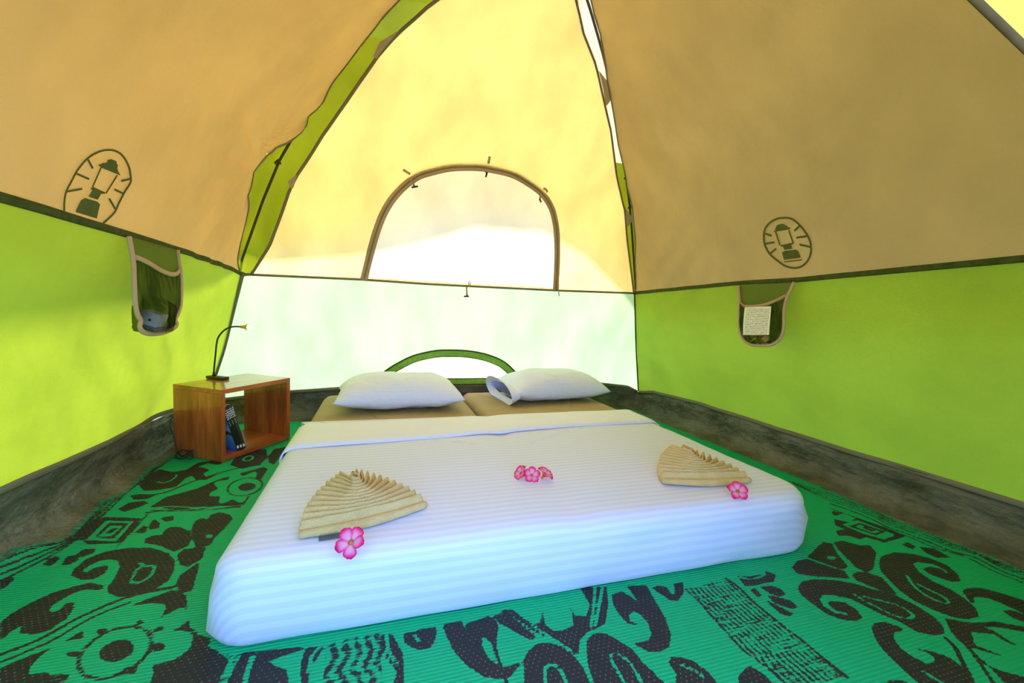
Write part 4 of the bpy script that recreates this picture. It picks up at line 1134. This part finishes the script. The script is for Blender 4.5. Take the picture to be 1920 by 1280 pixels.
def slab(outline, prof, top_rings, zf=None, back_y=None, sidef=None):
    """profile (inset, z) rings around an outline, then rings closing over the top"""
    n = len(outline); O = np.array(outline)
    T = np.roll(O, -1, 0) - np.roll(O, 1, 0); T /= np.linalg.norm(T, axis=1)[:, None] + 1e-9
    Nn = np.stack([-T[:, 1], T[:, 0]], 1)          # inward for ccw outline
    C0 = O.mean(0)
    V, Fc, ST = [], [], []
    back = np.array([back_y is not None and o[1] > back_y - 1e-4 for o in O])
    for ri, (ins, z) in enumerate(prof):
        for i in range(n):
            k = 0 if back[i] else 1
            p = O[i] + Nn[i] * ins * k
            if sidef and not back[i]: p = p - Nn[i] * sidef(O[i][0], O[i][1], z)
            V.append([p[0], p[1], z]); ST.append(p[1] - (prof[-1][1] - z) * max(0.0, Nn[i][1]))
    last = [np.array(V[-n + i][:2]) for i in range(n)]
    ztop = prof[-1][1]
    for r in range(1, top_rings + 1):
        s = 1 - r / (top_rings + .5)
        for i in range(n):
            p = C0 + (last[i] - C0) * s
            V.append([p[0], p[1], ztop]); ST.append(p[1])
    R = len(prof) + top_rings
    for r in range(R - 1):
        for i in range(n):
            j = (i + 1) % n
            if r < len(prof) - 1 and back[i] and back[j]: continue
            Fc.append((r * n + i, r * n + j, (r + 1) * n + j, (r + 1) * n + i))
    Fc.append(tuple((R - 1) * n + i for i in range(n)))
    if back_y is None: Fc.append(tuple(range(n - 1, -1, -1)))
    if zf:
        for v in V:
            if v[2] > ztop - .03: v[2] += zf(v[0], v[1])
    return [bed_pt(*v) for v in V], Fc, ST
def prof(h, r, bulge=.006, z0=B0, tuck=.012):
    P = [(tuck, z0), (tuck * .3, z0 + .008), (-bulge * .5, z0 + .03), (-bulge, z0 + h * .5), (0, z0 + h - r)]
    for k in range(1, 6):
        t = k / 5 * math.pi / 2
        P.append((r * (1 - math.cos(t)), z0 + h - r + r * math.sin(t)))
    P.append((r + .03, z0 + h))
    return P
half = BW / 2
for s, lab in ((-1, 'tan covered foam mattress on the cube shelf side of the bed'), (1, 'tan covered foam mattress on the far side of the bed from the cube shelf')):
    x0, x1 = (-half, -.006) if s < 0 else (.006, half)
    ol = rounded(x0 + .008, x1 - .002, -BL / 2 + .012, BL / 2, (.07 if s < 0 else .03, .11 if s > 0 else .03, .06, .06))
    v, f, _st = slab(ol, prof(BH - .010, .045), 8, lambda x, y: -.010 * (abs(y) / .95) ** 6 + .003 * mnoise.noise(Vector((x * 4, y * 4, s))))
    e = empty('mattress', bed_pt((x0 + x1) / 2, 0, B0), lab, 'mattress', 'mattresses pushed together')
    mesh_obj('foam_block', v, f, MAT['mattress_cover'], e)
    # seam cord round the upper edge
    op = rounded(x0 + .014, x1 - .008, -BL / 2 + .02, BL / 2 - .006, (.07 if s < 0 else .03, .11 if s > 0 else .03, .06, .06))
    MB().tube([bed_pt(p[0], p[1], B0 + BH - .040) for p in op], .0035, 6, closed=True).build('edge_cord', MAT['mattress_cover'], e)

FOLD = .145                                           # local y where the turned-back cuff begins (towards the foot)
CUFF = .33
sheet = empty('bed_sheet', bed_pt(0, -.4, B0), 'white satin striped sheet spread over both mattresses', 'bed sheet')
def sheet_side(x, y, z):
    t = (z - B0) / BH
    w_ = 0.0
    if y < -.9:                                        # hanging front: gathered folds towards the right corner
        k = 1 / (1 + math.exp(-(x - .25) * 8))
        w_ += k * .009 * math.sin((x * 1.0 - t * .45) * 22 + 2 * mnoise.noise(Vector((x * 3, t * 2, 5)))) * math.sin(math.pi * min(1, t * 1.1))
        w_ += .006 * mnoise.noise(Vector((x * 5, t * 3, 2)))
    if x < -.8 and y < -.75: w_ += .014 * math.exp(-((t - .25) / .18) ** 2) * math.exp(-((y + .88) / .05) ** 2)
    return w_
ol = rounded(-half - .006, half + .006, -BL / 2 - .006, FOLD + .05, (.085, .14, .001, .001), 10)
v, f, st = slab(ol, prof(BH + .004, .05, .008), 16, lambda x, y: .0035 * mnoise.noise(Vector((x * 3.1, y * 3.1, 4))) + .002 * mnoise.noise(Vector((x * 2 + y * 3, y * 11, 9))) - .010 * math.exp(-(x / .05) ** 2) * (1 if y > -.2 else .4), back_y=FOLD + .05, sidef=sheet_side)
so_ = mesh_obj('sheet_top', v, f, MAT['sheet_cloth'], sheet)
at_ = so_.data.attributes.new('stripe', 'FLOAT', 'POINT'); at_.data.foreach_set('value', st)
# turned-back cuff, a strip over the full width and down both sides
def cuff():
    nx, ny = 70, 10; V = []
    r = .05; hh = BH + .012
    path = []
    for k in range(4): path.append((-half - .010, B0 + .03 + (hh - r - .03) * k / 4))
    for k in range(6):
        t = k / 5 * math.pi / 2; path.append((-half - .010 + r * (1 - math.cos(t)), B0 + hh - r + r * math.sin(t)))
    nmid = 50
    for k in range(1, nmid): path.append((-half - .010 + r + (2 * half + .020 - 2 * r) * k / nmid, B0 + hh))
    for k in range(6):
        t = (1 - k / 5) * math.pi / 2; path.append((half + .010 - r * (1 - math.cos(t)), B0 + hh - r + r * math.sin(t)))
    for k in range(4, -1, -1)[0:4] if False else [3, 2, 1, 0]: path.append((half + .010, B0 + .03 + (hh - r - .03) * k / 4))
    m_ = len(path)
    for j in range(ny + 1):
        t = j / ny
        for i, (x, z) in enumerate(path):
            sx = x / half
            ya = np.interp(sx, [-1, -.4, 0, .4, 1], [-.205, -.165, -.120, -.085, -.075])    # free edge, slightly skew
            yb = np.interp(sx, [-1, -.5, 0, .5, 1], [.145, .155, .175, .185, .190])
            y = ya + (yb - ya) * t
            edge = .006 * (1 - min(1, t * 8)) + .004
            zz_ = z + (.0025 * mnoise.noise(Vector((x * 5, y * 9, 6))) - (.006 * math.exp(-(x / .05) ** 2)) if z > B0 + hh - .02 else 0)
            if t == 0: zz_ -= .007 if z > B0 + hh - .02 else 0
            if t == 1: zz_ -= .010 if z > B0 + hh - .02 else 0
            V.append(bed_pt(x, y, zz_))
    o = mesh_obj('turned_back_cuff', V, grid_faces(ny + 1, m_), MAT['cuff_linen'], sheet)
    md = o.modifiers.new('cloth', 'SOLIDIFY'); md.thickness = .006; md.offset = 1
    return o
cuff()

# pillows
def pillow(name, c, half_x, half_y, th, rz, label, wob, tilt=0.0, mouth=None, corners=None):
    e = empty(name, c, label, 'pillow', rot=(tilt, 0, rz))
    n = 40; V, Fc = [], []
    def pt(u, v, s):
        # outline pulled in along the sides, corners left as points
        x = half_x * u * (1 - .07 * (1 - v * v) * abs(u) ** 3 * (0 if (mouth and u < 0) else 1)); y = half_y * v * (1 - .10 * (1 - u * u) * abs(v) ** 3)
        h = max(0, (1 - abs(u) ** 3.2)) ** .5 * max(0, (1 - abs(v) ** 2.6)) ** .6
        if mouth and u < 0: h = max(h, .30 * max(0, 1 - v * v) ** .5 * abs(u))
        k = mnoise.noise(Vector((u * 2.5 + wob, v * 2.5, s * 3))) * .012 * h + mnoise.noise(Vector(((u + v) * 6 + wob, (u - v) * 2.5, s))) * .005 * h ** .5
        z = th * (.62 * h if s > 0 else -.38 * h) + k
        return (x, y, z + th * .38)
    for s in (1, -1):
        base = len(V)
        for i in range(n + 1):
            for j in range(n + 1):
                x, y, z = pt(-1 + 2 * j / n, -1 + 2 * i / n, s)
                V.append((x, y, max(z, .001)))
        for i in range(n):
            for j in range(n):
                q = (base + i * (n + 1) + j, base + i * (n + 1) + j + 1, base + (i + 1) * (n + 1) + j + 1, base + (i + 1) * (n + 1) + j)
                Fc.append(q if s > 0 else q[::-1])
    o = mesh_obj('cushion', V, Fc, MAT['pillow_cloth'], e, local=True)
    bm = bmesh.new(); bm.from_mesh(o.data); bmesh.ops.remove_doubles(bm, verts=bm.verts, dist=1e-4); bm.to_mesh(o.data); bm.free()
    o.data.polygons.foreach_set('use_smooth', [True] * len(o.data.polygons))
    if mouth:
        # open end of the pillowcase: a flattened sleeve that stands past the cushion
        V = []; K = 28; R = 6
        for r in range(R + 1):
            t = r / R
            for k in range(K):
                a = 2 * math.pi * k / K
                y = half_y * (1.0 + .03 * t) * math.copysign(abs(math.cos(a)) ** .8, math.cos(a)); z = th * .34 + th * (.22 + .20 * t) * math.sin(a)
                V.append((-half_x * (.93 + .17 * t) - .02 * math.sin(a) * t, y, max(z, .003)))
        so = mesh_obj('case_opening', V, [(r * K + k, r * K + (k + 1) % K, (r + 1) * K + (k + 1) % K, (r + 1) * K + k) for r in range(R) for k in range(K)], MAT['pillow_cloth'], e, local=True)
        md = so.modifiers.new('hem', 'SOLIDIFY'); md.thickness = .003
    return e
ZT = B0 + BH - .010
pillow('pillow', bed_pt(-.42, .55, ZT), .340, .235, .185, .02, 'white pillow lying flat on the mattress beside the cube shelf', 3.0)
pillow('pillow', bed_pt(.55, .65, ZT), .335, .22, .190, .09, 'white pillow whose case gapes open towards the other pillow', 8.0, mouth=True)

# ------------------------------------------------------------------ pleated towels
def towel(loc, rz, label, sc_=1.0, H=.07):
    e = empty('folded_towel', loc, label, 'towel', rot=(0, 0, rz))
    KP, per, ns = 11, 10, 18
    nk = KP * per
    def col(k):
        ph = math.radians(8 + 78 * k ** .85); L = (.175 - .060 * k ** 1.3) * sc_
        ys = (-.075 + .135 * k ** .95) * sc_
        pts = [(0.0, ys)]; x, y = 0.0, ys
        for i in range(1, ns + 1):
            t = (i - .5) / ns
            a = ph * min(1, (t * (1.5 + 6 * k * k)) ** 1.1)
            x += math.cos(a) * L / ns; y += math.sin(a) * L / ns
            pts.append((x, y))
        return [(-a, b) for a, b in pts[:0:-1]] + pts
    V = []; cols = [col(i / nk) for i in range(nk + 1)]
    W_ = 2 * ns + 1
    for i in range(nk + 1):
        k = i / nk
        ridge = abs(math.sin(math.pi * KP * k + .5)) ** .8
        for j in range(W_):
            s = abs(j - ns) / ns
            h = (H * (.58 + .62 * k) - (.020 + .020 * s) * (1 - ridge)) * (1 - .10 * s * s) * (1 + .04 * mnoise.noise(Vector((j * .3, i * .1, rz))))
            V.append((cols[i][j][0], cols[i][j][1], h))
    Fc = grid_faces(nk + 1, W_)
    # walls down to the bed round the rim
    rim = [j for j in range(W_)] + [i * W_ + W_ - 1 for i in range(1, nk + 1)] + [nk * W_ + j for j in range(W_ - 2, -1, -1)] + [i * W_ for i in range(nk - 1, 0, -1)]
    n = len(rim); prev = rim
    cx = np.array([0, -.01])
    for lv, (zf, outw) in enumerate(((.72, .004), (.45, .006), (.2, .003), (0.0, 0))):
        b = len(V)
        for q in rim:
            p = np.array(V[q][:2]); d = p - cx; d = d / (np.linalg.norm(d) + 1e-6)
            V.append((p[0] + d[0] * outw, p[1] + d[1] * outw, V[q][2] * zf))
        cur = list(range(b, b + n))
        Fc += [(prev[i], cur[i], cur[(i + 1) % n], prev[(i + 1) % n]) for i in range(n)]
        prev = cur
    Fc.append(tuple(prev[::-1]))
    mesh_obj('pleats', V, Fc, MAT['towel_cloth'], e, local=True)
    # the innermost fold stands up as a teardrop loop
    lp = []
    for i in range(17):
        t = i / 16; a = -math.pi / 2 + 2 * math.pi * t
        lp.append((.013 * math.cos(a) * (1 - .75 * max(0, math.sin(a))), (.080 + .030 * math.sin(a)) * sc_, 0))
    V2 = []
    for zz_ in (.03, H * 1.0, H * 1.16, H * 1.20): V2 += [(x, y, zz_) for x, y, _ in lp]
    lo_ = mesh_obj('inner_fold', V2, grid_faces(4, 17), MAT['towel_cloth'], e, local=True)
    md = lo_.modifiers.new('pile', 'SOLIDIFY'); md.thickness = .006
    # under-fold showing along the front
    fr = cols[0]; mb = MB(); pts = []
    for j in range(W_):
        s = (j - ns) / ns
        pts.append((fr[j][0] * 1.04, fr[j][1] - .012 + .006 * abs(s), .013))
    mb.tube(pts, [.014 * (.75 + .25 * (1 - abs((j - ns) / ns))) for j in range(W_)], 8, flat=.9, upv=(0, 0, 1)).build('under_fold', MAT['towel_cloth'], e, local=True)
    return e
ZS = B0 + BH + .004
tl = empty
T1 = towel((-.560, -.285, ZS), math.radians(17), 'cream towel pleated into a fan, on the cube shelf side of the sheet', .87, .070)
T2 = towel((.545, -.262, ZS), math.radians(-10), 'cream towel pleated into a fan, away from the cube shelf', .87, .070)
mesh_obj('woven_tag', [(-.12, -.088, .001), (-.075, -.097, .001), (-.070, -.070, .003), (-.115, -.062, .003), (-.12, -.088, .003), (-.075, -.097, .003), (-.070, -.070, .005), (-.115, -.062, .005)],
         [(3, 2, 1, 0), (4, 5, 6, 7), (0, 1, 5, 4), (1, 2, 6, 5), (2, 3, 7, 6), (3, 0, 4, 7)], MAT['dark_grey_plastic'], T1, smooth=False, local=True)

# ------------------------------------------------------------------ flowers
def petal_mesh(seed):
    rnd = random.Random(seed)
    nu, nv = 9, 8; V, E_ = [], []
    for i in range(nu):
        t = i / (nu - 1)                                   # along the petal
        w = .0045 + .0125 * math.sin(min(1, t * 1.02) ** 1.1 * math.pi * .82) ** .9
        if t > .93: w *= .72
        for j in range(nv):
            s = -1 + 2 * j / (nv - 1)
            rag = rnd.uniform(-.0016, .0016) if t > .9 else 0
            x = .006 + .034 * t - .004 * abs(s) ** 2 * t + rag
            y = w * s
            z = .010 * math.sin(t * math.pi * .62) + .004 * s * s * t - .004 * t * t * t + rnd.uniform(-.0008, .0008)
            V.append((x, y, z)); E_.append(min(1, max(abs(s) ** 2 * .9, t ** 2.2 * .95) * (.25 + .75 * t) + .05))
    me = bpy.data.meshes.new('petal'); me.from_pydata(V, [], grid_faces(nu, nv)); me.materials.append(MAT['petal'])
    a = me.attributes.new('edge', 'FLOAT', 'POINT'); a.data.foreach_set('value', E_)
    me.polygons.foreach_set('use_smooth', [True] * len(me.polygons))
    return me
PM = [petal_mesh(i) for i in range(5)]
def flower(loc, rot, label, group=None, sc_=1.0, tube=False, spin=0, bend=(0, 0, 0, 0, 0)):
    e = empty('flower', loc, label, 'flower', group, rot=rot); e.scale = (sc_,) * 3
    for k in range(5):
        p = bpy.data.objects.new('petal', PM[k]); link(p, e)
        p.rotation_euler = (0, bend[k], 2 * math.pi * k / 5 + spin)
    V = []; n = 12
    for (r, z) in ((.0075, .004), (.0065, .001), (.0045, -.006), (.002, -.012)):
        V += [(r * math.cos(2 * math.pi * k / n), r * math.sin(2 * math.pi * k / n), z) for k in range(n)]
    Fc = [(r * n + k, r * n + (k + 1) % n, (r + 1) * n + (k + 1) % n, (r + 1) * n + k) for r in range(3) for k in range(n)] + [tuple(3 * n + k for k in range(n))]
    mesh_obj('throat', V, Fc, MAT['throat'], e, local=True)
    MB().tube([(0, 0, .001), (0, 0, -.012), (.001, 0, -.024), (.002, .001, -.030)], [.0082, .0066, .0045, .0025], 10).build('flower_tube', MAT['flower_tube'], e, local=True)
    return e
def to_cam_rot(tilt, az):
    """flower axis tilted by `tilt` from upright towards heading `az`"""
    v = Vector((math.sin(tilt) * math.sin(az), math.sin(tilt) * math.cos(az), math.cos(tilt)))
    return v.to_track_quat('Z', 'Y').to_euler()
g1 = hit_floor((658, 1016), ZS + .028)
flower(tuple(g1), to_cam_rot(.75, math.pi + .15), 'single pink flower lying in front of the towel beside the cube shelf', sc_=.86, spin=1.0, bend=(.15, -.35, .3, .4, -.25))
g2 = hit_floor((1383, 921), ZS + .0195)
flower(tuple(g2), to_cam_rot(.75, math.pi + .5), 'single pink flower at the corner of the towel away from the cube shelf', sc_=.80, spin=.35)
for q, hz_, tl_, az, sp, sz, lab in (((997, 891), .0125, .85, math.pi + .2, .2, .74, 'pink flower facing forward in the middle of the heap of three on the sheet'),
                               ((1022, 888), .0155, .55, math.pi - .9, .7, .76, 'pink flower with upturned petals in the heap of three, farther from the cube shelf'),
                               ((977, 887), .0160, 1.0, -math.pi / 2 - .2, .0, .72, 'pink flower turned on its side in the heap of three, towards the cube shelf')):
    g_ = hit_floor(q, ZS + hz_)
    flower(tuple(g_), to_cam_rot(tl_, az), lab, sc_=sz, spin=sp)

# ------------------------------------------------------------------ wooden cube shelf
bA = hit_floor((415.5, 868), MZ); bB = hit_floor((544, 823), MZ)
bx_dir = (bB - bA)[:2]; BWd = float(np.linalg.norm(bx_dir)); bx_dir /= BWd
BANG = math.atan2(bx_dir[1], bx_dir[0])
BD, BHt, TK = .30, .335, .022
box = empty('cube_shelf', (bA[0], bA[1], MZ + .002), 'open reddish brown wooden box standing on the mat in the corner', 'shelf', rot=(0, 0, BANG))
def plank(name, lo, hi, mat):
    return bevel(MB().box(lo, hi).build(name, MAT[mat], box, smooth=False, local=True), .002)
plank('top_board', (0, 0, BHt - TK), (BWd, BD, BHt), 'wood_flat')
plank('bottom_board', (TK, 0, 0), (BWd - TK, BD, TK), 'wood_flat')
for x in (0, BWd - TK):                                  # each side is two boards glued edge to edge
    plank('side_board', (x, 0, 0), (x + TK, BD * .47, BHt - TK), 'wood_upright')
    plank('side_board', (x, BD * .47 + .0008, 0), (x + TK, BD, BHt - TK), 'wood_upright')
def box_world(x, y, z):
    c, s = math.cos(BANG), math.sin(BANG)
    return np.array([bA[0] + c * x - s * y, bA[1] + s * x + c * y, MZ + .002 + z])

# books leaning against the inside
def text_mesh(txt, size, mat):
    cu = bpy.data.curves.new('title', 'FONT'); cu.body = txt; cu.size = size; cu.align_x = 'LEFT'; cu.align_y = 'CENTER'; cu.extrude = .0003
    to = bpy.data.objects.new('title', cu); COL.objects.link(to)
    dg = bpy.context.evaluated_depsgraph_get(); me = bpy.data.meshes.new_from_object(to.evaluated_get(dg))
    bpy.data.objects.remove(to)
    me.materials.clear(); me.materials.append(mat)
    return me
TITLE = text_mesh('TERN', .021, MAT['white_print'])
def book(x, lean, th, hgt, dep, spine, edge, label, cover=None):
    p = box_world(x, .018, TK)
    e = empty('book', tuple(p), label, 'book', 'books leaning in the cube shelf', rot=(0, lean, BANG))
    # local: x = thickness, y = depth, z = height
    MB().box((.0015, .001, .002), (th - .0015, dep - .003, hgt - .002)).build('pages', MAT['page_paper'], e, smooth=False, local=True)
    MB().box((0, 0, 0), (.0015, dep, hgt)).build('front_cover', MAT[cover or edge], e, smooth=False, local=True)
    MB().box((th - .0015, 0, 0), (th, dep, hgt)).build('back_cover', MAT[spine], e, smooth=False, local=True)
    sp = MB().box((0, -.0015, 0), (th, .001, hgt)).build('spine', MAT[spine], e, smooth=False, local=True)
    mb = MB()                                             # small print down the spine, too small to read
    for k in range(6): mb.box((th * .42, -.0018, hgt - .098 + k * .0045), (th * .58, -.0015, hgt - .0955 + k * .0045))
    mb.build('spine_small_print', MAT['page_paper'], sp, smooth=False, local=True)
    for me, z, nm in ((TITLE, hgt - .012, 'spine_title'),):
        t = bpy.data.objects.new(nm, me); link(t, sp)
        t.matrix_local = Matrix.Translation((th * .5, -.0020, z)) @ Matrix(((0, 1, 0, 0), (0, 0, -1, 0), (-1, 0, 0, 0), (0, 0, 0, 1)))
    MB().box((th * .2, -.0020, .012), (th * .8, -.0015, .026)).build('spine_mark', MAT['white_print'], sp, smooth=False, local=True)
LEAN = -math.asin((.094 - TK - .0002) / .232)            # the top of the first book touches the side board
dx = .0152 / math.cos(LEAN)
book(.094, LEAN, .015, .232, .17, 'book_black', 'book_black', 'black book with blue cover leaning against the side of the cube shelf', 'book_cover_blue')
book(.094 + dx, LEAN, .015, .238, .17, 'book_black', 'blue_edge', 'black book between two others in the cube shelf')
book(.094 + 2 * dx, LEAN, .015, .242, .17, 'book_brown', 'purple_edge', 'dark brown book with purple edge, outermost of the leaning row')

# ------------------------------------------------------------------ clip-on reading lamp
def lamp():
    top = BHt
    cpt = box_world(.19, BD - .015, top)
    def pl(q, dy=0.0):
        """point of the lamp drawn in the upright plane through the clip that faces the doorway"""
        c, d = ray(q); nrm = np.array([fw[0], fw[1], 0]); nrm /= np.linalg.norm(nrm)
        t = ((cpt - c) @ nrm) / (d @ nrm); return c + d * t
    e = empty('clip_lamp', tuple(cpt), 'black gooseneck reading lamp clipped to the top of the cube shelf', 'lamp')
    def fr(q): return tuple(box_world(.19 + q[0], BD - .015 + q[1], top + q[2]))
    a = bevel(MB().box((-.020, -.080, .000), (.020, .034, .014), fr).build('clip_jaw', MAT['black_plastic'], e, smooth=False), .004)
    bevel(MB().box((-.016, -.030, -.034), (.016, .034, -.0222), fr).build('clip_jaw', MAT['black_plastic'], e, smooth=False), .003)
    bevel(MB().box((-.014, .019, -.034), (.014, .032, .010), fr).build('clip_hinge', MAT['black_plastic'], e, smooth=False), .003)
    x0 = np.array(fr((0, 0, .014)))
    base_px = 404
    pts = [x0, x0 + (0, 0, .03)] + [pl(q) for q in ((404.5, 660), (406, 645), (409, 633), (417, 622), (428, 614.5), (440, 612), (453, 612.5))]
    MB().tube(catmull(pts, 6), .0042, 8).build('gooseneck', MAT['black_plastic'], e)
    MB().tube([x0 + (0, 0, -.002), x0 + (0, 0, .018)], [.009, .006], 10).build('neck_socket', MAT['black_plastic'], e)
    h0, h1, h2 = pl((452, 612.5)), pl((459, 613)), pl((467, 613.5))
    d = (h2 - h0) / np.linalg.norm(h2 - h0)
    shade = MB().tube([h0, h0 + d * .012, h0 + d * .020, h0 + d * .030, h0 + d * .040], [.006, .007, .008, .014, .0185], 14)
    shade.f = shade.f[:-1]
    so = shade.build('lamp_head', MAT['brass'], e); md = so.modifiers.new('wall', 'SOLIDIFY'); md.thickness = .0015
    V, Fc = [], []
    c = h0 + d * .040; n = 12
    a1 = np.cross(d, (0, 0, 1)); a1 /= np.linalg.norm(a1); a2 = np.cross(d, a1)
    for i in range(7):
        ph = math.pi * i / 6
        for k in range(n):
            th = 2 * math.pi * k / n
            V.append(c + d * (-.013 * math.cos(ph)) + (a1 * math.cos(th) + a2 * math.sin(th)) * .012 * max(math.sin(ph), .02))
    mesh_obj('bulb', V, grid_faces(7, n) + [(i * n + n - 1, i * n, (i + 1) * n, (i + 1) * n + n - 1) for i in range(6)], MAT['lit_bulb'], so if False else e)
    # cable from the clip down behind the box to a small tangle on the mat
    q = [fr((-.012, .034, -.006)), fr((-.03, .045, -.05)), tuple(box_world(.06, BD + .014, .24)), tuple(box_world(.01, BD + .014, .18)), tuple(box_world(-.010, BD + .008, .14)), tuple(box_world(-.012, BD - .02, .08)), tuple(box_world(-.016, BD - .05, .02)), tuple(box_world(-.025, BD - .10, .006))]
    for k in range(22):
        t = k / 3.0
        q.append(tuple(box_world(-.030 + .018 * math.cos(t * 2.1), .19 + .035 * math.sin(t * 1.7), .004 + .018 * (1 + math.sin(t * 2.6)))))
    MB().tube(catmull(q, 5), .0022, 6).build('cable', MAT['black_plastic'], e)
lamp()
